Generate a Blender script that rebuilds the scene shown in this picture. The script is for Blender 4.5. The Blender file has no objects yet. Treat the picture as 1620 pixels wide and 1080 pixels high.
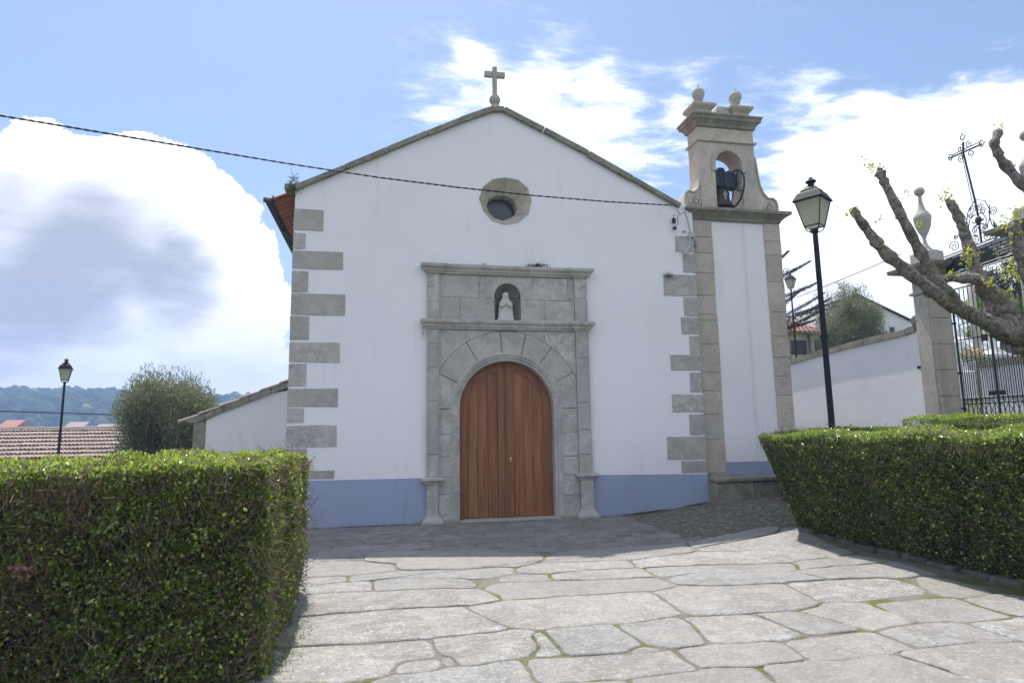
import bpy, math, random
import numpy as np
from mathutils import Vector, Matrix
from mathutils.geometry import tessellate_polygon
random.seed(7); RNG = np.random.default_rng(11)
scene = bpy.context.scene
PI = math.pi

# ------------------------------------------------------------------ camera
def nrm(v): v = np.array(v, float); return v/np.linalg.norm(v)
Zc = nrm((-105, -6890, 1000)); Yc = nrm((-200, 148, 1000)); Yc = nrm(Yc-Zc*Yc.dot(Zc)); Xc = np.cross(Yc, Zc)
def ray(px, py):
    d = np.array((px-810, py-540, 1000.)); return np.array([Xc@d, Yc@d, Zc@d])
_d = ray(805, 823); CAM = -(1.55/-_d[2])*_d
def P(px, py, v=0., ax=1):
    """survey point: where the sight line through a photo point meets the plane axis ax = v"""
    d = ray(px, py); return CAM+d*(v-CAM[ax])/d[ax]
def PV(px, py, a, b):
    """same, on the vertical plane through plan points a and b"""
    n = np.array([b[1]-a[1], a[0]-b[0], 0.]); d = ray(px, py); A = np.array([a[0], a[1], 0.])
    return CAM+d*((A-CAM)@n)/(d@n)
cam = bpy.data.cameras.new('camera'); co = bpy.data.objects.new('camera', cam); scene.collection.objects.link(co)
cam.sensor_width = 36; cam.lens = 22.22; cam.clip_start = .05; cam.clip_end = 5000
R3 = Matrix(((Xc[0], -Xc[1], -Xc[2]), (Yc[0], -Yc[1], -Yc[2]), (Zc[0], -Zc[1], -Zc[2])))
co.matrix_world = Matrix.Translation(Vector(CAM)) @ R3.to_4x4()
scene.camera = co

# ------------------------------------------------------------------ light
SUNT = Vector((.567, -3.936, -8.85)).normalized()
sl = bpy.data.lights.new('sun', 'SUN'); sl.energy = 3.35; sl.angle = math.radians(.5); sl.color = (1, .955, .89)
so = bpy.data.objects.new('sun', sl); so.rotation_euler = SUNT.to_track_quat('-Z', 'Y').to_euler(); so.location = (-5, 20, 40)
scene.collection.objects.link(so)
scene.view_settings.view_transform = 'Standard'; scene.view_settings.look = 'None'
scene.view_settings.exposure = 0.95; scene.view_settings.gamma = 1

class NT:
    """small helper to wire shader nodes"""
    def __init__(s, tree): s.t = tree; s.n = tree.nodes; s.l = tree.links
    def node(s, typ, ins=None, **kw):
        n = s.n.new(typ)
        for k, v in kw.items(): setattr(n, k, v)
        for k, v in (ins or {}).items(): s.set(n.inputs[k], v)
        return n
    def set(s, inp, v):
        if isinstance(v, bpy.types.NodeSocket): s.l.new(v, inp)
        else: inp.default_value = v
    def math(s, op, a, b=None, c=None, clamp=False):
        n = s.n.new('ShaderNodeMath'); n.operation = op; n.use_clamp = clamp
        for i, v in enumerate((a, b, c)):
            if v is not None: s.set(n.inputs[i], v)
        return n.outputs[0]
    def vmath(s, op, a, b=None):
        n = s.n.new('ShaderNodeVectorMath'); n.operation = op
        s.set(n.inputs[0], a)
        if b is not None: s.set(n.inputs[1], b)
        return n.outputs['Value'] if op in ('DOT_PRODUCT', 'LENGTH') else n.outputs[0]
    def mix(s, f, a, b, mode='MIX'):
        n = s.n.new('ShaderNodeMix'); n.data_type = 'RGBA'; n.blend_type = mode
        s.set(n.inputs[0], f); s.set(n.inputs[6], a); s.set(n.inputs[7], b); return n.outputs[2]
    def noise(s, vec, scale, detail=5, rough=.55, dist=0.):
        n = s.node('ShaderNodeTexNoise', {'Scale': scale, 'Detail': detail, 'Roughness': rough, 'Distortion': dist})
        if vec is not None: s.l.new(vec, n.inputs['Vector'])
        return n.outputs['Fac']
    def ramp(s, f, a, b, lo=0., hi=1.):
        n = s.n.new('ShaderNodeMapRange'); n.interpolation_type = 'SMOOTHSTEP'
        for i, v in enumerate((f, a, b, lo, hi)): s.set(n.inputs[i], v)
        return n.outputs[0]
def c3(*c): return (c[0], c[1], c[2], 1.)

w = bpy.data.worlds.new('World'); scene.world = w; w.use_nodes = True
N = NT(w.node_tree); N.n.clear()
sky = N.node('ShaderNodeTexSky'); sky.sky_type = 'NISHITA'; sky.sun_disc = False
sky.sun_elevation = math.radians(65.8); sky.sun_rotation = math.radians(-8.2); sky.altitude = 100; sky.air_density = 1.0; sky.dust_density = .8; sky.ozone_density = 1.2
tc = N.node('ShaderNodeTexCoord').outputs['Generated']
dirv = N.vmath('NORMALIZE', tc)
sep = N.node('ShaderNodeSeparateXYZ', {0: dirv})
zz = N.math('MAXIMUM', sep.outputs[2], .06)
def blobs(lst):
    tot = None
    for px, py, r, wt in lst:                  # direction, angular radius, weight
        d = nrm(ray(px, py)); dot = N.vmath('DOT_PRODUCT', dirv, tuple(d))
        c = math.cos(math.atan(r/1000)); v = N.ramp(dot, c-(1-c)*.25, 1-(1-c)*.25, 0, wt)
        tot = v if tot is None else N.math('ADD', tot, v)
    return tot
# cumulus bank to the left of the chapel
cum = blobs([(120, 360, 200, .8), (290, 360, 140, .7), (250, 480, 240, .6), (-150, 440, 300, .9), (40, 560, 230, .55), (420, 560, 160, .4), (140, 250, 90, .4), (240, 260, 70, .3), (-500, 430, 380, .8), (60, 40, 190, -.7), (330, 100, 190, -.6), (-200, 60, 250, -.8), (520, 300, 150, -.6), (520, 480, 120, -.25)])
nz = N.math('ADD', N.math('MULTIPLY', N.noise(dirv, 5.5, 10, .6, .1), .5), N.math('MULTIPLY', N.noise(dirv, 21, 12, .68, .1), .5))
nz2 = N.noise(dirv, 2.2, 6, .6)
m1 = N.ramp(N.math('ADD', cum, N.math('MULTIPLY', N.math('MULTIPLY', N.math('SUBTRACT', nz, .5), 3.4), N.ramp(cum, .02, .3))), .38, .47)
# thin cloud on the right
plane = N.node('ShaderNodeCombineXYZ', {0: N.math('DIVIDE', sep.outputs[0], zz), 1: N.math('DIVIDE', sep.outputs[1], zz), 2: 0.})
mp = N.node('ShaderNodeMapping', {'Vector': plane.outputs[0]}); mp.inputs['Rotation'].default_value = (0, 0, .55); mp.inputs['Scale'].default_value = (1.2, 2.1, 1)
wn = N.noise(mp.outputs[0], 3.6, 12, .66, .3)
wb = blobs([(700, 110, 85, .27), (800, 90, 95, .27), (900, 75, 75, .25), (780, 195, 120, .27), (900, 195, 120, .32), (1020, 185, 110, .32), (1130, 175, 80, .2), (1220, 190, 90, .32), (1310, 190, 80, .28), (1385, 182, 55, .18), (640, 215, 60, .2), (1500, 480, 270, .9), (1300, 430, 190, .75), (1700, 500, 330, .9), (1390, 290, 120, .4), (1550, 290, 150, .4), (900, 320, 200, .3)])
m2 = N.ramp(N.math('ADD', wb, N.math('MULTIPLY', N.math('SUBTRACT', wn, .5), 2.1)), .14, 1.0, 0, .97)
m2 = N.math('POWER', m2, 1.7)
# broken cloud added out of view, mostly behind, to fill the shaded front
m3 = N.ramp(N.math('ADD', N.ramp(sep.outputs[1], .45, -.1, -.3, 0), N.math('ADD', nz2, N.ramp(sep.outputs[2], .45, .0, 0, .12))), .42, .6, 0, .85)
hz = N.ramp(sep.outputs[2], .22, .02, 0, .55)
gm = N.node('ShaderNodeMapping', {'Vector': dirv}); gm.inputs['Scale'].default_value = (1, 1, 2.6); greyv = gm.outputs[0]
grey = N.ramp(N.math('ADD', blobs([(200, 430, 120, .7), (300, 450, 70, .35), (60, 410, 120, .5), (200, 350, 90, .3), (90, 515, 80, .35), (10, 515, 80, .3), (350, 565, 90, .3), (-120, 430, 160, .5)]), N.math('MULTIPLY', N.math('SUBTRACT', N.noise(greyv, 5.5, 9, .6, .3), .5), 1.9)), .05, 1.45)
ccol = N.mix(grey, c3(1.02, 1.02, 1.02), c3(.33, .34, .385))
bg1 = N.node('ShaderNodeBackground', {'Color': sky.outputs[0], 'Strength': .09})
bg2 = N.node('ShaderNodeBackground', {'Color': ccol, 'Strength': .82})
bg3 = N.node('ShaderNodeBackground', {'Color': c3(.97, .985, 1.0), 'Strength': .9})
mA = N.math('MAXIMUM', m2, N.math('MAXIMUM', m3, hz))
s1 = N.node('ShaderNodeMixShader', {0: mA, 1: bg1.outputs[0], 2: bg3.outputs[0]})
s2 = N.node('ShaderNodeMixShader', {0: m1, 1: s1.outputs[0], 2: bg2.outputs[0]})
N.node('ShaderNodeOutputWorld', {0: s2.outputs[0]})

# ------------------------------------------------------------------ materials
def mat(name):
    m = bpy.data.materials.new(name); m.use_nodes = True; N = NT(m.node_tree)
    return m, N, m.node_tree.nodes['Principled BSDF']
def simple(name, col, rough=.6, metal=0., bump=0., bscale=60, var=0.):
    m, N, b = mat(name); b.inputs['Roughness'].default_value = rough; b.inputs['Metallic'].default_value = metal
    pos = N.node('ShaderNodeNewGeometry').outputs['Position']
    c = c3(*col)
    if var:
        f = N.noise(pos, 3., 6, .6)
        c = N.mix(N.ramp(f, .3, .7), c3(*[k*(1-var) for k in col]), c3(*[min(1, k*(1+var)) for k in col]))
    N.set(b.inputs['Base Color'], c)
    if bump:
        bp = N.node('ShaderNodeBump', {'Strength': bump, 'Distance': .02, 'Height': N.noise(pos, bscale, 4, .6)}); N.l.new(bp.outputs[0], b.inputs['Normal'])
    return m
def stone(name, base, dark, pale, moss=None, mossamt=.0, speck=.5, bump=.5, sc=1.):
    """weathered granite: mica specks, blotches, lichen"""
    m, N, b = mat(name); b.inputs['Roughness'].default_value = .88
    pos = N.node('ShaderNodeNewGeometry').outputs['Position']
    oi = N.node('ShaderNodeObjectInfo').outputs['Random']
    sh = N.vmath('ADD', pos, N.node('ShaderNodeCombineXYZ', {0: N.math('MULTIPLY', oi, 37.), 1: 0., 2: oi}).outputs[0])
    big = N.noise(sh, 1.7*sc, 8, .65, .5); mid = N.noise(sh, 8*sc, 8, .68, .5); fine = N.noise(pos, 85*sc, 3, .6); fin2 = N.noise(pos, 38*sc, 4, .65)
    c = N.mix(N.ramp(big, .42, .6), c3(*dark), c3(*base))
    c = N.mix(N.ramp(mid, .47, .64, 0, .75), c, c3(*pale))
    c = N.mix(N.ramp(N.noise(sh, 5*sc, 9, .75, 1.2), .54, .64, 0, .55), c, c3(*[k*.6 for k in dark]))
    c = N.mix(N.ramp(N.noise(sh, 26*sc, 6, .75), .57, .65, 0, .6), c, c3(*[k*.5 for k in dark]))
    c = N.mix(N.ramp(fine, .5, .38, 0, speck), c, c3(*[k*.38 for k in dark]))
    c = N.mix(N.ramp(fin2, .52, .66, 0, speck), c, c3(*[min(.8, k*1.3) for k in pale]))
    c = N.mix(N.math('MULTIPLY', oi, .38), c, c3(*[k*.6 for k in base]))
    at = N.node('ShaderNodeAttribute', attribute_name='v').outputs['Fac']
    c = N.mix(N.math('MULTIPLY', at, .6), c, c3(*[k*.6 for k in base]))
    c = N.mix(N.math('MULTIPLY', N.math('FRACT', N.math('MULTIPLY', N.math('ADD', at, oi), 7.3)), .24), c, N.mix(.5, c, c3(base[0]*1.05, base[1]*.9, base[2]*.68)))
    if moss:
        mm = N.ramp(N.noise(sh, 3.2*sc, 8, .7, .6), .62-mossamt*.3, .74-mossamt*.25)
        c = N.mix(N.math('MULTIPLY', mm, .85), c, c3(*moss))
    N.set(b.inputs['Base Color'], c)
    h = N.math('ADD', N.math('MULTIPLY', mid, 1.1), N.math('ADD', N.math('MULTIPLY', fine, .25), N.math('MULTIPLY', N.noise(pos, 45*sc, 5, .7), .5)))
    bp = N.node('ShaderNodeBump', {'Strength': bump, 'Distance': .02, 'Height': h}); N.l.new(bp.outputs[0], b.inputs['Normal'])
    return m
def leafmat(name, c0, c1, c2, trans=.3, rough=.4, spec=.5):
    m, N, b = mat(name); b.inputs['Roughness'].default_value = rough; b.inputs['Specular IOR Level'].default_value = spec
    v = N.node('ShaderNodeAttribute', attribute_name='v').outputs['Fac']
    c = N.mix(N.ramp(v, 0., .6), c3(*c0), c3(*c1)); c = N.mix(N.ramp(v, .6, 1.), c, c3(*c2))
    N.set(b.inputs['Base Color'], c)
    tr = N.node('ShaderNodeBsdfTranslucent', {'Color': N.mix(.6, c, c3(min(1, c1[0]*2.2), min(1, c1[1]*2.4), c1[2]*.8))})
    mx = N.node('ShaderNodeMixShader', {0: trans, 1: b.outputs[0], 2: tr.outputs[0]})
    N.l.new(mx.outputs[0], m.node_tree.nodes['Material Output'].inputs[0]); return m
M = {}
def plaster(name, col, stain, streak=.25):
    m, N, b = mat(name); b.inputs['Roughness'].default_value = .93
    pos = N.node('ShaderNodeNewGeometry').outputs['Position']
    mp = N.node('ShaderNodeMapping', {'Vector': pos}); mp.inputs['Scale'].default_value = (3.2, 3.2, .35)
    f = N.noise(pos, .7, 7, .6); g = N.noise(mp.outputs[0], 1.6, 7, .65)
    c = N.mix(N.math('MULTIPLY', N.ramp(f, .42, .75), .35), c3(*col), c3(*stain))
    c = N.mix(N.math('MULTIPLY', N.ramp(g, .55, .8), streak), c, c3(*[k*.72 for k in stain]))
    c = N.mix(N.ramp(N.noise(pos, 14, 4, .8), .74, .79, 0, .3), c, c3(*[k*.5 for k in stain]))
    N.set(b.inputs['Base Color'], c)
    h = N.math('ADD', N.noise(pos, 2.5, 5, .6), N.math('MULTIPLY', N.noise(pos, 60, 4, .6), .12))
    bp = N.node('ShaderNodeBump', {'Strength': .22, 'Distance': .03, 'Height': h}); N.l.new(bp.outputs[0], b.inputs['Normal'])
    return m
M['plaster'] = plaster('white_plaster', (.82, .805, .83), (.70, .69, .70), .34)
def towerplaster():
    m = M['plaster'].copy(); m.name = 'tower_plaster'; N = NT(m.node_tree); b = m.node_tree.nodes['Principled BSDF']
    pos = N.node('ShaderNodeNewGeometry').outputs['Position']; sp = N.node('ShaderNodeSeparateXYZ', {0: pos})
    d = N.math('ABSOLUTE', N.math('SUBTRACT', N.math('ADD', sp.outputs[0], N.math('MULTIPLY', N.noise(pos, 1.5, 4, .6), .1)), 5.17))
    f = N.math('MULTIPLY', N.ramp(d, .07, .0, 0, .5), N.ramp(N.noise(pos, 1.1, 6, .7), .35, .6, .15, .5))
    old = b.inputs['Base Color'].links[0].from_socket; N.set(b.inputs['Base Color'], N.mix(f, old, c3(.36, .4, .3))); return m
M['plaster_tower'] = towerplaster()
M['plaster_old'] = plaster('white_plaster_old', (.76, .75, .74), (.55, .53, .5), .45)
M['blue'] = plaster('blue_plinth_paint', (.325, .37, .51), (.27, .29, .37), .5)
M['granite'] = stone('granite_grey', (.55, .53, .495), (.37, .36, .335), (.68, .66, .62), (.3,.285,.22), .02, speck=.34, bump=.45)
M['granite_warm'] = stone('granite_tower', (.62, .565, .485), (.45, .41, .345), (.7, .65, .57), (.30, .28, .19), .12, speck=.34, bump=.5)
M['granite_moss'] = stone('granite_mossy', (.36, .345, .29), (.17, .16, .125), (.48, .46, .39), (.15, .15, .075), .35, speck=.4, bump=.7)
M['granite_clean'] = stone('granite_pale', (.52, .50, .455), (.40, .385, .345), (.6, .58, .54), speck=.3, bump=.3)
M['mortar'] = simple('mortar_dark', (.2, .19, .17), .95, bump=.4)
M['slab'] = stone('paving_granite', (.375, .365, .345), (.24, .232, .22), (.53, .52, .50), (.36, .31, .25), .12, speck=.6, bump=1., sc=.8)
M['slab_dark'] = stone('paving_granite_shaded', (.27, .26, .245), (.15, .145, .14), (.37, .36, .345), (.13, .13, .09), .3, bump=.8)  # mossier copy of the paving granite, darkened in colour for the chapel's shadow
M['statue'] = simple('white_stone', (.54, .53, .5), .8, bump=.25, bscale=40, var=.06)
M['iron'] = simple('black_iron', (.014, .022, .022), .45, .0, bump=.1, bscale=80, var=.3)
M['dark_metal'] = simple('dark_green_paint', (.010, .016, .017), .6, 0., bump=.05, var=.3); M['dark_metal'].node_tree.nodes['Principled BSDF'].inputs['Specular IOR Level'].default_value = .25
M['bronze'] = simple('bronze_bell', (.06, .05, .042), .5, .6, bump=.2, bscale=50, var=.3)
M['yoke'] = simple('painted_yoke_wood', (.03, .045, .06), .7, bump=.2)
M['white_letter'] = simple('cutout_sky_white', (.75, .75, .75), .5)  # sky showing through cut-out letters, put in as white colour
M['cable'] = simple('black_cable', (.012, .012, .012), .7)
M['pale_plastic'] = simple('grey_conduit', (.42, .42, .42), .6)
M['zinc'] = simple('brown_gutter', (.075, .065, .06), .55, .3, var=.2)
M['glassdark'] = simple('dusty_dark_glass', (.07, .08, .095), .22, bump=.08, bscale=5, var=.15)
M['marble'] = simple('white_marble', (.68, .68, .68), .4, var=.05)
M['slate'] = simple('dark_slate', (.08, .085, .09), .4, var=.2)
M['shutter'] = simple('dark_opening', (.03, .03, .032), .5)
M['cream'] = plaster('cream_plaster', (.62, .58, .44), (.45, .42, .32), .5)
M['farwhite'] = simple('far_white_wall', (.7, .69, .66), .9)
M['faryellow'] = simple('far_ochre_wall', (.55, .5, .36), .9)
M['bark_dark'] = simple('twig_bark', (.19, .13, .09), .7, var=.4)
M['core'] = simple('hedge_dark_core', (.022, .018, .012), .95, bump=.8, bscale=40, var=.4)  # near-black fill, the shade inside the hedge put into its colour
M['deadleaf'] = simple('dry_leaf', (.17, .09, .055), .7, var=.3)
M['brass'] = simple('brass_plate', (.55, .45, .25), .35, .8)
M['flower'] = simple('cream_petals', (.75, .62, .5), .7, var=.3)
def glassmat():
    m, N, b = mat('frosted_lamp_glass'); b.inputs['Base Color'].default_value = c3(.62, .6, .48); b.inputs['Roughness'].default_value = .35
    tr = N.node('ShaderNodeBsdfTranslucent', {'Color': c3(.8, .78, .62)})
    mx = N.node('ShaderNodeMixShader', {0: .62, 1: b.outputs[0], 2: tr.outputs[0]})
    N.l.new(mx.outputs[0], m.node_tree.nodes['Material Output'].inputs[0]); return m
M['lampglass'] = glassmat()
def tilemat(name, a, b_, c_):
    m, N, b = mat(name); b.inputs['Roughness'].default_value = .85
    pos = N.node('ShaderNodeNewGeometry').outputs['Position']
    at = N.node('ShaderNodeAttribute', attribute_name='v').outputs['Fac']
    c = N.mix(at, c3(*a), c3(*b_)); c = N.mix(N.math('MULTIPLY', N.ramp(N.noise(pos, 5, 7, .7), .5, .7), .8), c, c3(*c_))
    N.set(b.inputs['Base Color'], c); return m
M['tile'] = tilemat('clay_roof_tiles', (.34, .13, .075), (.46, .2, .12), (.2, .13, .09))
M['tile_house'] = tilemat('faded_red_tiles', (.3, .15, .1), (.36, .2, .14), (.18, .13, .1))
M['tile_old'] = tilemat('weathered_roof_tiles', (.3, .225, .185), (.4, .32, .27), (.15, .125, .105))
def woodmat():
    m, N, b = mat('varnished_door_wood')
    pos = N.node('ShaderNodeNewGeometry').outputs['Position']
    at = N.node('ShaderNodeAttribute', attribute_name='v').outputs['Fac']
    off = N.vmath('ADD', pos, N.node('ShaderNodeCombineXYZ', {0: N.math('MULTIPLY', at, 9.), 1: 0., 2: N.math('MULTIPLY', at, 5.)}).outputs[0])
    mp = N.node('ShaderNodeMapping', {'Vector': off}); mp.inputs['Scale'].default_value = (26, 26, .9)
    g = N.noise(mp.outputs[0], 1.4, 8, .65, .8)
    mp2 = N.node('ShaderNodeMapping', {'Vector': off}); mp2.inputs['Scale'].default_value = (5, 5, .5)
    f = N.noise(mp2.outputs[0], 1.2, 4, .6)
    c = N.mix(N.ramp(g, .3, .7), c3(.15, .066, .036), c3(.37, .155, .072)); c = N.mix(N.ramp(f, .45, .7, 0, .6), c, c3(.34, .17, .08))
    c = N.mix(N.math('MULTIPLY', at, .45), c, c3(.16, .07, .04))
    N.set(b.inputs['Base Color'], c); b.inputs['Roughness'].default_value = .5; b.inputs['Specular IOR Level'].default_value = .25
    bp = N.node('ShaderNodeBump', {'Strength': .25, 'Distance': .005, 'Height': g}); N.l.new(bp.outputs[0], b.inputs['Normal']); return m
M['wood'] = woodmat()
def groundmat(name, a, b_, moss, amt):
    m, N, b = mat(name); b.inputs['Roughness'].default_value = .95
    pos = N.node('ShaderNodeNewGeometry').outputs['Position']
    f = N.noise(pos, 1.3, 8, .7, .5); g = N.noise(pos, 28, 6, .75)
    c = N.mix(g, c3(*a), c3(*b_)); c = N.mix(N.ramp(f, .62-amt, .72-amt*.8), c, N.mix(N.noise(pos, 60, 3, .7), c3(*moss), c3(*[k*.4 for k in moss])))
    N.set(b.inputs['Base Color'], c)
    bp = N.node('ShaderNodeBump', {'Strength': .9, 'Distance': .03, 'Height': N.math('ADD', g, N.noise(pos, 90, 4, .7))}); N.l.new(bp.outputs[0], b.inputs['Normal']); return m
M['joint'] = groundmat('mossy_joint_soil', (.2, .185, .155), (.37, .345, .3), (.24, .26, .06), .16)
M['soil'] = groundmat('bed_soil', (.09, .07, .05), (.2, .16, .11), (.12, .13, .04), .15)
M['ground'] = groundmat('grassy_ground', (.1, .12, .05), (.16, .17, .07), (.09, .13, .04), .2)
def cobblemat():
    m, N, b = mat('small_cobbles'); b.inputs['Roughness'].default_value = .9
    pos = N.node('ShaderNodeNewGeometry').outputs['Position']
    mp = N.node('ShaderNodeMapping', {'Vector': pos}); mp.inputs['Scale'].default_value = (9, 13, .01)
    dp = N.vmath('ADD', mp.outputs[0], N.node('ShaderNodeCombineXYZ', {0: N.noise(pos, 5, 3, .6), 1: N.noise(pos, 6, 3, .6), 2: 0.}).outputs[0])
    v = N.node('ShaderNodeTexVoronoi', {'Vector': dp, 'Scale': 1.}, feature='DISTANCE_TO_EDGE'); vc = N.node('ShaderNodeTexVoronoi', {'Vector': dp, 'Scale': 1.})
    sp = N.node('ShaderNodeSeparateColor', {0: vc.outputs['Color']})
    c = N.mix(sp.outputs[0], c3(.14, .13, .115), c3(.3, .28, .25))
    c = N.mix(N.ramp(v.outputs[0], .15, .03), c, N.mix(N.noise(pos, 4, 5, .6), c3(.12, .12, .06), c3(.085, .075, .06)))
    N.set(b.inputs['Base Color'], c)
    bp = N.node('ShaderNodeBump', {'Strength': 1., 'Distance': .03, 'Height': N.ramp(v.outputs[0], 0., .3)}); N.l.new(bp.outputs[0], b.inputs['Normal']); return m
M['cobble'] = cobblemat()
def barkmat():
    m, N, b = mat('plane_tree_bark'); b.inputs['Roughness'].default_value = .92
    pos = N.node('ShaderNodeNewGeometry').outputs['Position']
    g = N.noise(pos, 14, 8, .75, .8); f = N.noise(pos, 4, 5, .6, .4)
    c = N.mix(N.ramp(g, .36, .62), c3(.08, .067, .058), c3(.36, .315, .27)); c = N.mix(N.ramp(f, .52, .66), c, c3(.1, .095, .045))
    c = N.mix(N.ramp(N.noise(pos, 22, 4, .6), .6, .68, 0, .7), c, c3(.4, .37, .31))
    N.set(b.inputs['Base Color'], c)
    bp = N.node('ShaderNodeBump', {'Strength': 1., 'Distance': .035, 'Height': g}); N.l.new(bp.outputs[0], b.inputs['Normal']); return m
M['bark'] = barkmat()
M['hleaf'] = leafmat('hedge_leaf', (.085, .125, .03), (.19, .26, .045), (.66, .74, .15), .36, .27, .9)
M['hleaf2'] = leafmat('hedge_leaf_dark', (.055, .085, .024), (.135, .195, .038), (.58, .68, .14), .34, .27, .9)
M['oleaf'] = leafmat('olive_leaf', (.065, .075, .052), (.18, .195, .14), (.42, .44, .34), .25, .42)
M['cleaf'] = leafmat('conifer_needles', (.012, .022, .014), (.035, .05, .028), (.08, .09, .05), .1, .6)
M['yleaf'] = leafmat('yew_leaf', (.05, .09, .015), (.15, .21, .03), (.26, .32, .06), .3, .5)
M['sprout'] = leafmat('spring_leaf', (.22, .22, .03), (.35, .36, .05), (.5, .46, .12), .45, .4)
M['weed'] = leafmat('weed_leaf', (.03, .04, .015), (.07, .08, .03), (.16, .14, .06), .2, .6)
M['forest'] = leafmat('far_forest', (.02, .045, .025), (.04, .075, .03), (.17, .19, .06), .0, .9, .1)

# ------------------------------------------------------------------ mesh helpers
class MB:
    def __init__(s): s.v = []; s.f = []; s.a = []; s.cur = .5
    def add(s, vs, fs, a=None):
        o = len(s.v); s.v += [tuple(map(float, q)) for q in vs]
        s.f += [[i+o for i in f] for f in fs]; s.a += [s.cur if a is None else a]*len(fs); return s
    def box(s, x0, x1, y0, y1, z0, z1, a=None):
        v = [(x, y, z) for z in (z0, z1) for y in (y0, y1) for x in (x0, x1)]
        return s.add(v, [(0, 2, 3, 1), (4, 5, 7, 6), (0, 1, 5, 4), (2, 6, 7, 3), (0, 4, 6, 2), (1, 3, 7, 5)], a)
    def plate(s, outer, holes=(), y0=0., y1=.1, a=None, fn=None):
        """polygon in (x,z) with holes, given thickness from y0 to y1; fn maps (x,y,z)"""
        fn = fn or (lambda x, y, z: (x, y, z))
        def area(p): return sum(p[i][0]*p[(i+1) % len(p)][1]-p[(i+1) % len(p)][0]*p[i][1] for i in range(len(p)))
        loops = [list(outer) if area(outer) > 0 else list(outer)[::-1]]+[list(h) if area(h) < 0 else list(h)[::-1] for h in holes]
        tri = tessellate_polygon([[Vector((p[0], p[1], 0)) for p in l] for l in loops])
        pts = [p for l in loops for p in l]; n = len(pts)
        vs = [fn(p[0], y0, p[1]) for p in pts]+[fn(p[0], y1, p[1]) for p in pts]
        fs = []
        for t in tri:
            p = [pts[i] for i in t]; ar = (p[1][0]-p[0][0])*(p[2][1]-p[0][1])-(p[2][0]-p[0][0])*(p[1][1]-p[0][1])
            t = t if ar > 0 else t[::-1]; fs.append(tuple(t)); fs.append(tuple(i+n for i in t[::-1]))
        k = 0
        for l in loops:
            for i in range(len(l)):
                a0, b0 = k+i, k+(i+1) % len(l); fs.append((a0, a0+n, b0+n, b0))
            k += len(l)
        return s.add(vs, fs, a)
    def rings(s, rings, closed=True, cap=True, a=None):
        n = len(rings[0]); vs = [p for r in rings for p in r]; fs = []
        for i in range(len(rings)-1):
            for j in range(n if closed else n-1):
                k = (j+1) % n; fs.append((i*n+j, i*n+k, (i+1)*n+k, (i+1)*n+j))
        if cap: fs.append(tuple(range(n))[::-1]); fs.append(tuple((len(rings)-1)*n+j for j in range(n)))
        return s.add(vs, fs, a)
    def lathe(s, prof, c=(0, 0, 0), n=20, a=None, sy=1.):
        return s.rings([[(c[0]+r*math.cos(2*PI*j/n), c[1]+sy*r*math.sin(2*PI*j/n), c[2]+z) for j in range(n)] for r, z in prof], a=a)
    def sq(s, prof, c=(0, 0, 0), rot=0., a=None, asp=1.):
        """square lathe"""
        out = []
        for r, z in prof:
            ring = []
            for sx, sy in ((-1, -1), (1, -1), (1, 1), (-1, 1)):
                x, y = sx*r, sy*r*asp; ring.append((c[0]+x*math.cos(rot)-y*math.sin(rot), c[1]+x*math.sin(rot)+y*math.cos(rot), c[2]+z))
            out.append(ring)
        return s.rings(out, a=a)
    def rect(s, prof, x0, x1, yb, yf, a=None, full=False):
        """moulding run round three (or four) sides of a rectangle; prof = (offset, z)"""
        return s.rings([[(x0-o, yf-o, z), (x1+o, yf-o, z), (x1+o, yb+(o if full else 0), z), (x0-o, yb+(o if full else 0), z)] for o, z in prof], a=a)
    def tube(s, pts, rad, n=6, a=None, cap=True, jit=0.):
        pts = [np.array(p, float) for p in pts]
        if not hasattr(rad, '__len__'): rad = [rad]*len(pts)
        rg = []; up = None
        for i, p in enumerate(pts):
            t = nrm(pts[min(i+1, len(pts)-1)]-pts[max(i-1, 0)]+1e-9)
            if up is None: up = np.array((0, 0, 1.)) if abs(t[2]) < .9 else np.array((1., 0, 0))
            u = nrm(np.cross(t, up)); v2 = np.cross(u, t); up = v2
            rg.append([p+rad[i]*(1+(random.random()-.5)*jit)*(u*math.cos(2*PI*j/n)+v2*math.sin(2*PI*j/n)) for j in range(n)])
        return s.rings(rg, cap=cap, a=a)
    def ball(s, c, r, n=12, m=8, sc=(1, 1, 1), a=None, jit=0.):
        rg = []
        for i in range(1, m):
            th = PI*i/m; rg.append([(c[0]+sc[0]*r*math.sin(th)*math.cos(2*PI*j/n)*(1+jit*(random.random()-.5)), c[1]+sc[1]*r*math.sin(th)*math.sin(2*PI*j/n)*(1+jit*(random.random()-.5)), c[2]-sc[2]*r*math.cos(th)) for j in range(n)])
        return s.rings(rg, a=a)
    def build(s, name, m, parent=None, smooth=False, bevel=0., mod=True):
        me = bpy.data.meshes.new(name); me.from_pydata(s.v, [], s.f); me.update()
        at = me.attributes.new('v', 'FLOAT', 'FACE'); at.data.foreach_set('value', s.a)
        me.materials.append(m)
        if smooth: me.polygons.foreach_set('use_smooth', [True]*len(me.polygons))
        o = bpy.data.objects.new(name, me); scene.collection.objects.link(o)
        if parent is not None:
            o.parent = parent; o.matrix_parent_inverse = Matrix.Translation(parent.location).inverted()
        if bevel:
            b = o.modifiers.new('bevel', 'BEVEL'); b.width = bevel; b.segments = 2; b.limit_method = 'ANGLE'; b.angle_limit = .6
        return o
def tag(o, label=None, cat=None, group=None, kind=None):
    if label: o['label'] = label
    if cat: o['category'] = cat
    if group: o['group'] = group
    if kind: o['kind'] = kind
    return o
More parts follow.
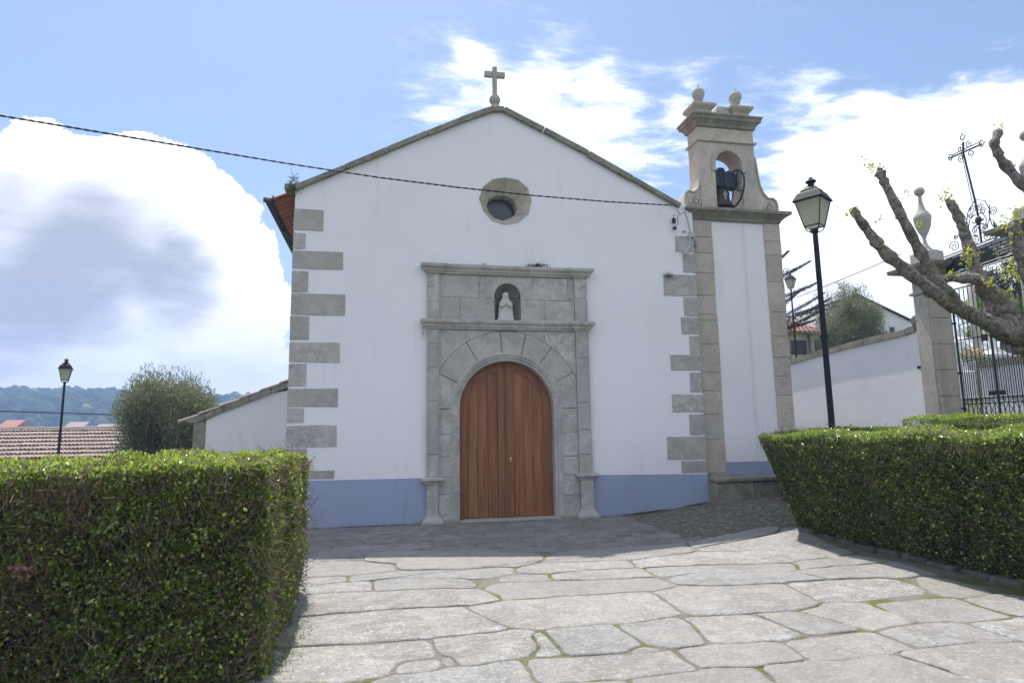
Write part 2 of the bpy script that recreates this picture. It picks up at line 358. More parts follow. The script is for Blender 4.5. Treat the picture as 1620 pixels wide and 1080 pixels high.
def thing(name, label, cat, loc=(0, 0, 0), group=None):
    o = bpy.data.objects.new(name, None); o.location = loc; o.empty_display_size = .2; scene.collection.objects.link(o)
    return tag(o, label, cat, group)
def part(name, parent, loc=(0, 0, 0)):
    o = bpy.data.objects.new(name, None); o.location = loc; o.empty_display_size = .1; scene.collection.objects.link(o)
    o.parent = parent; o.matrix_parent_inverse = Matrix.Translation(parent.location).inverted(); return o
def copytree(o, parent=None):
    c = o.copy(); scene.collection.objects.link(c)
    if parent is not None: c.parent = parent
    for ch in list(o.children): copytree(ch, c)
    return c
def rawmesh(name, V, F, m, parent=None, attr=None, smooth=False):
    """numpy verts (n,3) and faces (k,3|4)"""
    me = bpy.data.meshes.new(name); n, k = F.shape
    me.vertices.add(len(V)); me.vertices.foreach_set('co', np.ascontiguousarray(V, dtype=np.float32).ravel())
    me.loops.add(n*k); me.loops.foreach_set('vertex_index', np.ascontiguousarray(F, dtype=np.int32).ravel())
    me.polygons.add(n); me.polygons.foreach_set('loop_start', np.arange(0, n*k, k, dtype=np.int32)); me.polygons.foreach_set('loop_total', np.full(n, k, np.int32))
    if smooth: me.polygons.foreach_set('use_smooth', np.ones(n, bool))
    me.update(calc_edges=True)
    if attr is not None:
        at = me.attributes.new('v', 'FLOAT', 'FACE'); at.data.foreach_set('value', np.asarray(attr, np.float32))
    me.materials.append(m); o = bpy.data.objects.new(name, me); scene.collection.objects.link(o)
    if parent is not None:
        o.parent = parent; o.matrix_parent_inverse = Matrix.Translation(parent.location).inverted()
    return o
def vn(a): return a/np.maximum(np.linalg.norm(a, axis=-1, keepdims=True), 1e-9)
def leaves(C, D, L, W, fold=.25):
    """folded leaf quads at points C, pointing along D"""
    n = len(C); D = vn(D); r = vn(np.cross(D, RNG.normal(size=(n, 3)))); u = np.cross(r, D)
    L = np.broadcast_to(np.asarray(L, float), (n,))[:, None]; W = np.broadcast_to(np.asarray(W, float), (n,))[:, None]
    b = C-D*L*.5; t = C+D*L*.5; m = C-D*L*.05
    l = m+r*W*.5+u*W*fold; q = m-r*W*.5+u*W*fold
    V = np.stack([b, l, t, q], 1).reshape(-1, 3); i = np.arange(n)[:, None]*4
    F = np.concatenate([i+np.array([[0, 1, 2]]), i+np.array([[0, 2, 3]])], 1).reshape(-1, 3)
    return V, F
def sticks(A, B, ra, rb=None):
    n = len(A); rb = ra if rb is None else rb; T = vn(B-A); u = vn(np.cross(T, RNG.normal(size=(n, 3)))); v = np.cross(T, u); out = []
    for P0, r in ((A, ra), (B, rb)):
        r = np.broadcast_to(np.asarray(r, float), (n,))[:, None]
        for k in range(3): out.append(P0+r*(u*math.cos(2.094*k)+v*math.sin(2.094*k)))
    V = np.stack(out, 1).reshape(-1, 3); i = np.arange(n)[:, None]*6
    F = np.concatenate([i+np.array([[k, (k+1) % 3, 3+(k+1) % 3, 3+k]]) for k in range(3)], 1).reshape(-1, 4)
    return V, F
def sm(x, a, b):
    t = np.clip((np.asarray(x, float)-a)/(b-a), 0, 1); return t*t*(3-2*t)
def nz3(p, s, seed=0):
    r = np.random.default_rng(seed); o = np.zeros(p.shape[:-1])
    for k in range(5):
        f = r.normal(size=3)*s*(1+.6*k); o = o+np.sin(p@f+r.uniform(0, 6.3))/(1+.5*k)
    return o/2.2

# ------------------------------------------------------------------ ground
def gz(x, y):
    x = np.asarray(x, float); y = np.asarray(y, float)
    z = .28*sm(x, 1.8, 5.4)*sm(y, -4.5, -.8)+1.32*sm(x, 5.3, 9.)
    z = z-1.1*sm(-x, 4.5, 11)*sm(y, 1, 9)-2.2*sm(-x, 2, 12)*sm(y, 11, 16)
    z = z-9*sm(y, 22, 130)*sm(-x, -30, 10)+1.5*sm(x, 9, 30)
    und = 2.2*np.sin(x*.013+1)+1.8*np.sin(x*.031+2.)
    z = z+(44+und-.02*(x+200))*sm(y, 230, 520)*(1-.35*sm(y, 620, 860))+20*sm(-x, 420, 800)*sm(y, -200, 200)
    return z
xs = np.concatenate([-np.geomspace(20, 900, 42)[::-1], np.arange(-19, 19.1, .5), np.geomspace(20, 900, 42)])
ys = np.concatenate([-np.geomspace(20, 900, 30)[::-1], np.arange(-19, 19.1, .5), np.geomspace(20, 900, 70)])
def sheet(name, xs, ys, fz, m, kind='structure'):
    X, Y = np.meshgrid(xs, ys); V = np.stack([X, Y, fz(X, Y)], -1).reshape(-1, 3); nx, ny = len(xs), len(ys)
    i = (np.arange(ny-1)[:, None]*nx+np.arange(nx-1)[None]).ravel(); F = np.stack([i, i+1, i+nx+1, i+nx], 1)
    o = rawmesh(name, V, F, m, smooth=True); tag(o, kind=kind); return o
sheet('ground', xs, ys, lambda x, y: gz(x, y)-.06, M['ground'])
sheet('soil_bed', np.arange(3.55, 9.01, .25), np.arange(-12, 6, .25), lambda x, y: gz(x, y)-.012, M['soil'])
sheet('soil_bed', np.arange(-12, -2.7, .3), np.arange(-12, -.1, .3), lambda x, y: gz(x, y)-.014, M['soil'])
sheet('paving_joints', np.arange(-3.95, 4.3, .25), np.arange(-12.5, .05, .25), lambda x, y: gz(x, y)+.003, M['joint'])
# flagstones
def resample(poly, step):
    out = []
    for i in range(len(poly)):
        a, b = np.array(poly[i]), np.array(poly[(i+1) % len(poly)]); n = max(1, int(np.linalg.norm(b-a)/step))
        for k in range(n): out.append(a+(b-a)*k/n)
    return np.array(out)
def chaikin(p):
    q = np.roll(p, -1, 0); L = np.linalg.norm(q-p, axis=1, keepdims=True); f = np.minimum(.028/np.maximum(L, .01), .25); return np.stack([p*(1-f)+q*f, p*f+q*(1-f)], 1).reshape(-1, 2)
def flag(mb, poly, h=.014, tilt=.004, grow=.014):
    p = np.array(poly, float) if len(poly) > 20 else resample(chaikin(np.array(poly, float)), .07)
    q = np.concatenate([p, np.zeros((len(p), 1))], 1); nrml = p-p.mean(0)
    nn = nrml/np.maximum(np.linalg.norm(nrml, axis=1, keepdims=True), 1e-6)
    p = p+nn*(grow+nz3(q, 7, 3)*.006+nz3(q, 26, 5)*.006)[:, None]
    c = p.mean(0); tx, ty = random.uniform(-tilt, tilt), random.uniform(-tilt, tilt); dz = random.uniform(-.006, .007)
    ar = .5*np.sum(p[:, 0]*np.roll(p[:, 1], -1)-np.roll(p[:, 0], -1)*p[:, 1])
    if ar < 0: p = p[::-1]
    rg = []
    for ins, dh in ((0, -.06), (0, h-.011), (.008, h-.004), (.03, h)):
        d = p-c; L = np.linalg.norm(d, axis=1, keepdims=True); r = c+d*np.maximum(.2, (1-ins/np.maximum(L, .05)))
        z = gz(r[:, 0], r[:, 1])+dh+dz+(r[:, 0]-c[0])*tx+(r[:, 1]-c[1])*ty
        if dh > 0: z = z+nz3(np.concatenate([r, z[:, None]], 1), 5, 8)*.004
        rg.append(np.concatenate([r, z[:, None]], 1))
    n = len(p); a = random.random()
    mb.rings(rg, cap=False, a=a)
    last = rg[-1]; o = len(mb.v); cz = float(gz(c[0], c[1]))+h+dz+.003
    k = 0.55; mid = [(c[0]+(q[0]-c[0])*k, c[1]+(q[1]-c[1])*k, q[2]+(cz-q[2])*.5+random.uniform(-.002, .002)) for q in last]
    mb.rings([last, mid], cap=False, a=a)
    mb.add(mid+[(c[0], c[1], cz)], [(i, (i+1) % n, n) for i in range(n)], a)
FL = [
[(435,1018),(457,983),(531,974),(617,966),(731,962),(800,995),(761,1002),(667,1009),(578,1018),(440,1025)],
[(427,1030),(526,1023),(677,1017),(682,1040),(637,1044),(608,1065),(543,1071),(435,1072)],
[(687,1014),(760,1006),(835,1001),(847,1031),(800,1041),(745,1052),(722,1050),(718,1036),(700,1034)],
[(633,1052),(690,1046),(697,1056),(650,1063),(628,1062)],[(701,1042),(716,1040),(718,1054),(703,1056)],
[(590,1088),(640,1074),(740,1062),(817,1050),(842,1088)],
[(452,976),(457,946),(526,940),(667,934),(736,934),(773,941),(783,951),(716,959),(617,964),(531,971),(464,976)],
[(592,937),(592,921),(640,916),(730,918),(741,930),(667,932)],[(455,942),(460,929),(560,923),(588,922),(588,937),(526,938)],
[(458,926),(465,917),(541,913),(545,920),(480,925)],[(552,919),(560,912),(640,906),(700,903),(800,899),(806,908),(740,915),(640,914)],
[(465,912),(478,893),(576,890),(622,894),(620,901),(575,909),(500,912)],
[(585,889),(597,876),(700,874),(845,878),(860,886),(800,897),(700,901),(632,899),(628,892)],
[(742,963),(800,953),(904,945),(1025,938),(1066,969),(1023,979),(950,987),(821,993),(805,992)],
[(1042,938),(1080,931),(1220,926),(1231,925),(1288,960),(1230,966),(1103,971),(1087,965)],
[(1250,922),(1392,915),(1460,934),(1392,943),(1309,951)],[(868,1001),(966,991),(1012,1022),(990,1032),(930,1037),(894,1036)],
[(982,993),(1060,983),(1090,988),(1108,1016),(1057,1023),(1026,1019)],[(1095,983),(1185,977),(1215,985),(1261,1008),(1215,1012),(1127,1015)],
[(845,1006),(858,1002),(890,1035),(850,1038),(862,1024)],[(1018,1022),(1050,1030),(1000,1037),(1000,1028)],
[(1207,974),(1262,970),(1315,985),(1352,997),(1290,1005)],[(1269,968),(1325,957),(1380,960),(1450,985),(1385,996),(1345,987),(1300,976)],
[(1388,960),(1511,949),(1597,975),(1511,983),(1456,983),(1418,973)],[(1532,950),(1590,944),(1650,955),(1655,978),(1594,973)],
[(1397,1001),(1423,992),(1511,986),(1591,1010),(1459,1027),(1430,1015)],[(1542,989),(1640,981),(1665,1010),(1605,1010)],
[(1257,1017),(1325,1005),(1382,1003),(1452,1027),(1397,1034),(1355,1043),(1296,1046),(1268,1038)],
[(1075,1034),(1220,1020),(1240,1024),(1273,1043),(1207,1052),(1160,1055),(1103,1052)],
[(839,1046),(945,1040),(1060,1031),(1097,1060),(1033,1070),(935,1075),(856,1080)],
[(1423,1033),(1555,1019),(1660,1030),(1700,1075),(1524,1071),(1480,1055)],[(1212,1058),(1355,1047),(1392,1038),(1485,1061),(1560,1097),(1240,1097)],
[(1002,1078),(1085,1068),(1190,1060),(1235,1088),(1200,1104),(1010,1104)],[(870,1090),(990,1080),(1000,1104),(880,1108)],
[(1259,905),(1330,897),(1400,893),(1470,909),(1400,913),(1316,917)],[(1070,922),(1085,911),(1220,907),(1256,907),(1308,918),(1250,921),(1130,927)],
[(778,931),(800,924),(878,921),(1020,917),(1063,926),(1030,934),(945,938),(836,945),(800,947)],
[(873,912),(930,904),(1013,902),(1031,911),(940,917),(880,917)],[(1025,902),(1106,896),(1256,894),(1258,902),(1106,906),(1040,910)],
[(808,911),(862,911),(870,917),(800,920)],[(1267,887),(1335,884),(1392,891),(1267,901)],
[(820,904),(860,893),(990,889),(1000,897),(930,901),(840,907)],[(1005,888),(1090,877),(1220,873),(1320,880),(1250,888),(1106,893),(1012,897)],
[(1100,869),(1140,862),(1230,850),(1255,844),(1300,862),(1340,874),(1290,876),(1220,870)],
[(1465,912),(1500,920),(1560,938),(1520,945),(1472,934)],[(1345,880),(1400,888),(1450,902),(1395,890)],
[(880,879),(935,868),(1040,863),(1085,860),(1080,868),(980,877)],[(1092,860),(1160,850),(1225,843),(1225,848),(1140,860),(1100,866)],
[(858,889),(870,882),(980,880),(1080,871),(1093,866),(1085,874),(990,886)]]
def grow_flags(polys, gap=.026, cap=.1, step=.008):
    """widen the surveyed stones until their joints are tight"""
    R = [resample(np.array(p), .045) for p in polys]; own = np.concatenate([np.full(len(p), i) for i, p in enumerate(R)])
    for i, p in enumerate(R):
        if .5*np.sum(p[:, 0]*np.roll(p[:, 1], -1)-np.roll(p[:, 0], -1)*p[:, 1]) < 0: R[i] = p[::-1]
    for it in range(int(cap/step)):
        A = np.concatenate(R); out = []
        for i, p in enumerate(R):
            t = np.roll(p, -2, 0)-np.roll(p, 2, 0); n = np.stack([t[:, 1], -t[:, 0]], 1); n /= np.maximum(np.linalg.norm(n, axis=1, keepdims=True), 1e-6)
            q = p+n*step; O = A[own != i]; d = np.min(np.linalg.norm(q[:, None]-O[None], axis=2), 1)
            k = (d > gap+step*1.2).astype(float); out.append(p+n*step*k[:, None])
        R = [(np.roll(p, 1, 0)*.12+p*.76+np.roll(p, -1, 0)*.12) if it % 4 == 3 else p for p in out]
    return R
fb = MB()
for pl in grow_flags([[P(x, y, 0., 2)[:2] for x, y in pl] for pl in FL]):
    flag(fb, pl, grow=.002)
def rows(mb, y0, y1, x0, x1, hmin, hmax, wmin, wmax, h):
    y = y1
    while y > y0:
        hh = random.uniform(hmin, hmax); x = x0-random.uniform(0, wmax)
        while x < x1:
            ww = random.uniform(wmin, wmax); a, b = max(x, x0), min(x+ww, x1); g = random.uniform(.008, .02)
            if b-a > .15:
                j = lambda: random.uniform(-.025, .025)
                f = lambda xx: .06*math.sin(xx*.9+y*3)
                flag(mb, [(a+g+j(), y-hh+g+f(a)+j()), ((a+b)/2, y-hh+g+f((a+b)/2)+j()), (b-g+j(), y-hh+g+f(b)+j()), (b-g+j(), y-g+f(b)), ((a+b)/2, y-g+f((a+b)/2)), (a+g+j(), y-g+f(a))], h, .004)
            x += ww
        y -= hh
rows(fb, -12.2, -7.95, -2.8, 3.5, .5, .8, .8, 1.7, .014)
tag(fb.build('flagstone_paving', M['slab'], smooth=False), kind='structure')
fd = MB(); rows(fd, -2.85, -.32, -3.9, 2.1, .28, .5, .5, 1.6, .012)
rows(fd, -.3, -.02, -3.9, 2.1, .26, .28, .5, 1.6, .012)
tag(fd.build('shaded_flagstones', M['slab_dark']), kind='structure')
sheet('cobbled_apron', np.arange(1.95, 6.6, .2), np.arange(-3.1, .1, .2), lambda x, y: gz(x, y)+.004, M['cobble'])
# moss tufts in the joints: many tiny blades
def moss():
    n = 26000; x = RNG.uniform(-3., 4., n); y = RNG.uniform(-9.5, -2.7, n)
    p = np.stack([x, y, 0*x], 1); k = nz3(p, 1.7, 21)+.6*nz3(p, 6, 22)+.7*(x > 3.0)*sm(x, 2.9, 3.7) > .62
    p = p[k]; p[:, 2] = gz(p[:, 0], p[:, 1])+.002
    D = RNG.normal(size=p.shape)*.8; D[:, 2] = abs(D[:, 2])+.3
    V, F = leaves(p, D, RNG.uniform(.008, .018, len(p)), .007)
    m_ = 5200; xx = np.concatenate([RNG.uniform(1.7, 3.95, m_*3//4), RNG.uniform(-3.9, -1.6, m_//4)]); yy = -RNG.exponential(.045, m_//4+m_*3//4)-.01; k2 = nz3(np.stack([xx, xx*0, xx*0], 1), 3, 5) > RNG.uniform(-.5, 1.2, len(xx)); xx, yy = xx[k2], yy[k2]
    p2 = np.stack([xx, yy, gz(xx, yy)+RNG.random(len(xx))*.02], 1); V2, F2 = leaves(p2, RNG.normal(size=p2.shape)+np.array((0, -.3, .6)), RNG.uniform(.015, .035, len(p2)), .012)
    tag(rawmesh('moss', V2, F2, M['weed'], attr=np.repeat(RNG.random(len(p2)), 2)), 'dark moss and small weeds along the foot of the chapel front', 'moss', kind='stuff')
    tag(rawmesh('moss', V, F, M['sprout'], attr=np.repeat(RNG.uniform(0, .35, len(p)), 2)), kind='stuff')
moss()
kb = MB()
for i in range(24):
    y0 = -2.85-i*.38; kb.box(3.8+random.uniform(-.03, .03), 3.98, y0-.365, y0-random.uniform(0, .03), -.05, .07+random.uniform(-.03, .025)+float(gz(3.9, y0)), random.random())
M['kerb'] = stone('kerb_dark', (.17, .16, .135), (.09, .085, .07), (.26, .25, .22), (.08, .09, .04), .4, speck=.4, bump=.9)
tag(kb.build('stone_kerb', M['kerb'], bevel=.03), kind='structure')

# ------------------------------------------------------------------ chapel
ch = thing('chapel', 'white plastered chapel with grey stone corner blocks, blue base band and arched red-brown door', 'chapel', (0, 0, 0))
top = [(475.6,293),(546,265),(612.6,237.4),(675.5,211.5),(727,191),(775.6,173.5),(797,173.5),(860,206),(930,243),(1000,283),(1075,325.5)]
rake = [tuple(P(x, y, 0.)[[0, 2]]) for x, y in top]
XL, XR = -3.86, 3.92
outer = [(XL, -.3), (XR, -.3), (XR, rake[-1][1]-.02)]+[(x, z-.07) for x, z in rake[::-1]][1:-1]+[(XL, rake[0][1]-.1)]
OC = (.01, 5.99); orad = .52
ocx = [(P(x, y)[0], P(x, y)[2]) for x, y in [(799,281),(820,285),(835,298),(841,318),(836,338),(820,352),(799,356),(779,349),(765,334),(758,314),(764,296),(779,284)]]
pcx = .03
# door opening in the front wall sits behind the portal
WH = [(-1.2, -.1), (1.26, -.1), (1.26, 3.3), (-1.2, 3.3)]
front = MB(); front.plate(outer, [ocx, WH, [(-.4, 3.55), (.4, 3.55), (.4, 4.45), (-.4, 4.45)]], 0., .55); front.build('facade_wall', M['plaster'], ch)
bb = MB(); bb.plate([(XL-.012, -.3), (-1.3, -.3), (-1.3, .79), (XL-.012, .805)], (), -.012, .05); bb.plate([(1.4, -.3), (XR+.005, -.3), (XR+.005, .715), (1.4, .765)], (), -.012, .05)
bb.box(XL-.012, XL+.05, .051, 13, -.4, .8); bb.build('blue_plinth', M['blue'], ch)
nw = MB(); nw.box(XL+.002, XL+.5, .56, 13, -1.5, 5.9); nw.box(XR-.5, XR-.002, .56, 13, -.3, 5.75); nw.box(XL+.002, XR-.002, 13.01, 13.5, -1.5, 5.4); nw.build('nave_wall', M['plaster'], ch)
# tiled roof
def tileroof(mb, x0, x1, y0, y1, zf, pitch=.22, r=.085, along='y', step=.4):
    """rows of half-round tiles running down the slope from x0 (low) to x1 (high), laid along y"""
    y = y0; sgn = 1 if x1 > x0 else -1
    while y < y1:
        x = x0; k = 0
        while (x1-x)*sgn > .02:
            xe = x+sgn*min(step, abs(x1-x)); rg = []
            for xx, rr in ((x-sgn*.03, r), (xe, r*.82)):
                rg.append([(xx, y+rr*math.cos(PI*j/5), zf(xx)+rr*.75*math.sin(PI*j/5)+(.02 if xx != xe else 0.)) for j in range(6)])
            mb.rings(rg, closed=False, cap=False, a=random.random()); x = xe
        y += pitch
rf = MB(); ZE = P(431, 319, .35)[2]+.28; zf = lambda x: ZE+(7.7-ZE)*(1-abs(x-.03)/3.8)
for s, e in ((-1, XL+.05), (1, XR+.1)):
    v = [(e, .57, zf(e)), (.03, .57, zf(.03)), (.03, 13.2, zf(.03)), (e, 13.2, zf(e))]
    rf.add(v, [(0, 1, 2, 3)], .3); rf.add([(a, b, c-.05) for a, b, c in v], [(3, 2, 1, 0)], .3)
tileroof(rf, XL+.05, .0, .68, 13.1, zf); tileroof(rf, XR+.1, .06, .68, 13.1, zf)
rf.build('roof', M['tile'], ch)
# eave of clay tiles seen from below, with gutter and brackets
ev = MB()
e0 = P(431, 319, .35); gx, gzv = e0[0], e0[2]
for i in range(56):
    y = .36+i*.23; rg = [[(xx, y+.1*math.cos(PI*j/6), zz_+.07*math.sin(PI*j/6)) for j in range(7)] for xx, zz_ in ((gx+.04, gzv+.02), (XL+.1, gzv+.26))]
    ev.rings(rg, closed=False, cap=False, a=random.random())
    rg = [[(xx, y+.115+.1*math.cos(PI*j/6), zz_-.06*math.sin(PI*j/6)) for j in range(7)] for xx, zz_ in ((gx+.04, gzv+.03), (XL+.1, gzv+.27))]
    ev.rings(rg, closed=False, cap=False, a=random.random())
ev.build('eave_tiles', M['tile'], ch)
gt = MB(); gt.rings([[(gx-.07+.07*math.cos(PI+PI*j/8), y, gzv+.03+.08*math.sin(PI+PI*j/8)) for j in range(9)]+[(gx-.07+.06*math.cos(-PI*j/8), y, gzv+.03+.07*math.sin(-PI*j/8)) for j in range(9)] for y in (.3, 13.)])
gt.box(gx-.15, gx+.02, .285, .3, gzv-.04, gzv+.05); gt.box(gx-.0, gx+.03, .3, 13, gzv-.02, gzv+.1)
gt.tube([(gx-.07, 1.9, gzv-.03), (gx+.1, 1.9, gzv-.2), (XL-.07, 1.9, gzv-.35), (XL-.07, 1.9, 2.2)], .045, 8)
gt.build('gutter', M['zinc'], ch, smooth=True)
ks = MB(); ks.box(XL-.2, XL+.02, .03, .32, gzv+.13, gzv+.25); ks.build('eave_stone', M['granite_moss'], ch, bevel=.015)
# quoins
QL = [(512,332,366),(484,369,394),(543,399,427),(488,429,462),(547,466,499),(489,500,538),(538,542,573),(485,575,611),(535,614,643),(481,645,668),(533,672,706),(485,709,740),(529,743,757)]
def quoin(xa, xb, za, zb, side):
    q = MB(); j = lambda s=.006: random.uniform(-s, s)
    q.plate([(xa+j(), za+j()), ((xa+xb)/2, za+j(.01)), (xb+j(), za+j()), (xb+j(), zb+j()), ((xa+xb)/2+.1, zb+j(.01)), (xa+j(), zb+j())], (), -.014, .02, a=random.random())
    if side: q.box(XL-.012, XL+.05, .021, .3 if xb-xa > .5 else .55, za, zb, .4)
    q.build('quoin', M['granite'], ch, bevel=.011)
for xr, t, b in QL:
    a = P(xr, t); c = P(xr, b); quoin(XL-.01, a[0], c[2], a[2], True)
for xl, t, b in [(107,75,130),(134,137,205),(65,210,285),(138,293,358),(128,363,425),(157,431,494),(90,498,552),(159,560,630),(96,637,702),(157,709,782),(78,788,870),(130,874,918)]:
    a = P(1020+xl/2.25, 340+t/2.25); c = P(1020+xl/2.25, 340+b/2.25); quoin(a[0], XR+.004, c[2], a[2], False)
# gable coping of long stones
cp = MB()
for i in range(len(rake)-1):
    (xa, za), (xb, zb) = rake[i], rake[i+1]; L = math.hypot(xb-xa, zb-za); tx, tz = (xb-xa)/L, (zb-za)/L; nx, nz_ = -tz, tx
    e = .004; j = random.uniform(-.008, .008); th = .1+random.uniform(-.012, .02); o = .03+j
    if i == 0: xa -= .12*tx; za -= .12*tz; L += .12
    q = lambda t, n: (xa+tx*t+nx*n, za+tz*t+nz_*n)
    cp.plate([q(e, o-th), q(L-e, o-th+random.uniform(-.01, .01)), q(L-e, o), q(e, o)], (), -.085+j, .6, a=random.random())
cp.build('gable_coping', M['granite_moss'], ch, bevel=.015)
# cross on the gable
cb = MB(); bx = P(786, 172)[0]; zb_ = P(786, 172)[2]-.03; zt = P(785, 97)[2]
cb.sq([(.14, 0), (.13, .1), (.075, .2), (.06, .23)], (bx, .22, zb_)); cb.ball((bx, .22, zb_+.33), .115, 16, 10)
cb.box(bx-.045, bx+.045, .18, .26, zb_+.4, zt); cb.box(bx-.21, bx-.046, .175, .265, zt-.22, zt-.11); cb.box(bx+.046, bx+.21, .175, .265, zt-.22, zt-.11)
tag(cb.build('gable_cross', M['granite_clean'], ch, bevel=.01))
# round window: splayed stone ring, reveal, dark pane
rw = part('round_window', ch, (0, .0, 6))
inn = [(P(x, y, .22)[0], P(x, y, .22)[2]) for x, y in [(796,309),(806,312),(814,319),(818,330),(815,340),(806,346),(794,349),(782,345),(774,337),(770,326),(773,316),(783,310)]]
sr = MB()
for i in range(12):
    k = (i+1) % 12; e = .012 if i % 2 == 0 else 0.; e2 = .012 if i % 2 else 0.
    A, B, Cc, Dd = [np.array(v) for v in (ocx[i], ocx[k], inn[k], inn[i])]
    A2 = A+(B-A)*e*2; B2 = B+(A-B)*e2*2; C2 = Cc+(Dd-Cc)*e2*2; D2 = Dd+(Cc-Dd)*e*2
    f = lambda p, y: (p[0], y, p[1]); a = random.random()*.8
    sr.add([f(A2, -.012), f(B2, -.012), f(C2, .22), f(D2, .22), f(D2, .5), f(C2, .5)], [(0, 1, 2, 3)[::-1], (3, 2, 5, 4)[::-1]], a)
sr.add([(p[0], -.004, p[1]) for p in ocx]+[(p[0], .235, p[1]) for p in inn], [(i, 12+i, 12+(i+1) % 12, (i+1) % 12) for i in range(12)], 1.)
sr.build('stone_ring', M['granite_warm'], rw)
pn = MB(); pn.plate([(OC[0]+.36*math.cos(t*PI/12), OC[1]-.1+.36*math.sin(t*PI/12)) for t in range(24)], (), .44, .47); pn.build('pane', M['glassdark'], rw)

# ---- portal
po = part('portal', ch, (pcx, 0, 0))
SP = 2.0; RI = .885
def arch(r, n=28, z0=0., cx=0.0):
    return [(cx-r, z0)]+[(cx-r*math.cos(PI*i/n), SP+r*math.sin(PI*i/n)) for i in range(n+1)]+[(cx+r, z0)]
PX0, PX1 = -1.265, 1.335          # field between the outer pilasters
bk = MB(); bk.plate([(PX0-.02, -.05), (-.97, -.05)]+arch(.97, z0=-.05)[1:-1]+[(.97, -.05), (PX1+.02, -.05), (PX1+.02, 3.47), (PX0-.02, 3.47)], (), -.03, .3, .9)
bk.build('spandrel', M['mortar'], po)
vs_ = MB()
def clip(poly, x0, x1, z1):
    for ax, lim, sg in ((0, x0, 1), (0, x1, -1), (1, z1, -1)):
        out = []
        for i in range(len(poly)):
            a, b = poly[i], poly[(i+1) % len(poly)]; ia, ib = (a[ax]-lim)*sg >= 0, (b[ax]-lim)*sg >= 0
            if ia: out.append(a)
            if ia != ib: t = (lim-a[ax])/(b[ax]-a[ax]); out.append((a[0]+(b[0]-a[0])*t, a[1]+(b[1]-a[1])*t))
        poly = out
    return poly
VA = [180, 153, 122, 95, 75, 53, 28, 0]
def rect_poly(x0, x1, z0, z1): return [(x0, z0), (x1, z0), (x1, z1), (x0, z1)]
def jp(x0, x1, z0, z1, y, mb, g=.006, yb=.05):
    j = lambda: random.uniform(-.003, .003)
    mb.plate([(x0+g+j(), z0+g+j()), (x1-g+j(), z0+g+j()), (x1-g+j(), z1-g+j()), (x0+g+j(), z1-g+j())], (), y+random.uniform(-.004, .004), yb, a=random.random())
for a1, a0 in zip(VA[:-1], VA[1:]):
    g = .42; ring = [(1.0, a) for a in np.linspace(a1-g, a0+g, 8)]; ro = 1.43
    pl = [(r*math.cos(math.radians(a)), SP+r*math.sin(math.radians(a))) for r, a in ring]+[(ro*math.cos(math.radians(a)), SP+ro*math.sin(math.radians(a))) for a in np.linspace(a0+g, a1-g, 8)]
    pl = clip(pl, PX0+.006, PX1-.006, 3.455)
    vs_.plate(pl, (), -.045+random.uniform(-.004, .004), .02, a=random.random())
for x0, x1 in ((PX0, -1.0), (1.0, PX1)):
    zz_ = [0, .14, .5, .8, 1.16, 1.56, 2.0] if x0 < 0 else [0, .42, .78, 1.12, 1.55, 2.0]
    for k in range(len(zz_)-1): jp(x0, x1, zz_[k], zz_[k+1], -.045, vs_)
for s_, xe, cuts in ((-1, -PX0-.006, (98, 122, 151.5)), (1, PX1-.006, (82, 60, 22))):
    for c0_, c1_ in zip(cuts[:-1], cuts[1:]):
        arc = [(1.44*math.cos(math.radians(a)), SP+1.44*math.sin(math.radians(a))) for a in np.linspace(c0_, c1_, 10)]
        pl = arc+([(s_*xe, arc[-1][1]), (s_*xe, 3.45), (arc[0][0], 3.45)] if abs(arc[-1][0]) > 1.2 else [(arc[-1][0], 3.45), (arc[0][0], 3.45)])
        pl = clip(pl, PX0+.006, PX1-.006, 3.452)
        if abs(arc[0][0]) < 1.2 and abs(arc[-1][0]) > 1.2: pl = [(p[0]+s_*(.008 if abs(p[0]-arc[0][0]) < 1e-6 else 0), p[1]) for p in pl]
        vs_.plate(pl, (), -.043, .02, a=random.random())
vs_.build('voussoirs', M['granite'], po, bevel=.006)
# moulded inner arch
mo = MB(); path = [(-RI, z) for z in (0., .45, .8, 1.15, 1.55)]+[(-RI*math.cos(PI*i/28), SP+RI*math.sin(PI*i/28)) for i in range(29)]+[(RI, z) for z in (1.55, 1.15, .8, .45, 0.)]
prof = [(0, .26), (0, -.002), (.035, -.018), (.05, -.016), (.055, -.034), (.075, -.044), (.1, -.046), (.105, -.06), (.13, -.066), (.15, -.055), (.155, -.03)]
rg = []
for i, (x, z) in enumerate(path):
    if z <= SP+1e-6 and abs(abs(x)-RI) < 1e-6: dx, dz = (-1 if x < 0 else 1), 0
    else: dx, dz = x/RI, (z-SP)/RI
    rg.append([(x+dx*o, y, z+dz*o) for o, y in prof])
vals = [random.random() for _ in rg]
for i in range(len(rg)-1): mo.rings([rg[i], rg[i+1]], closed=False, cap=False, a=vals[i//3])
mo.build('arch_moulding', M['granite'], po)
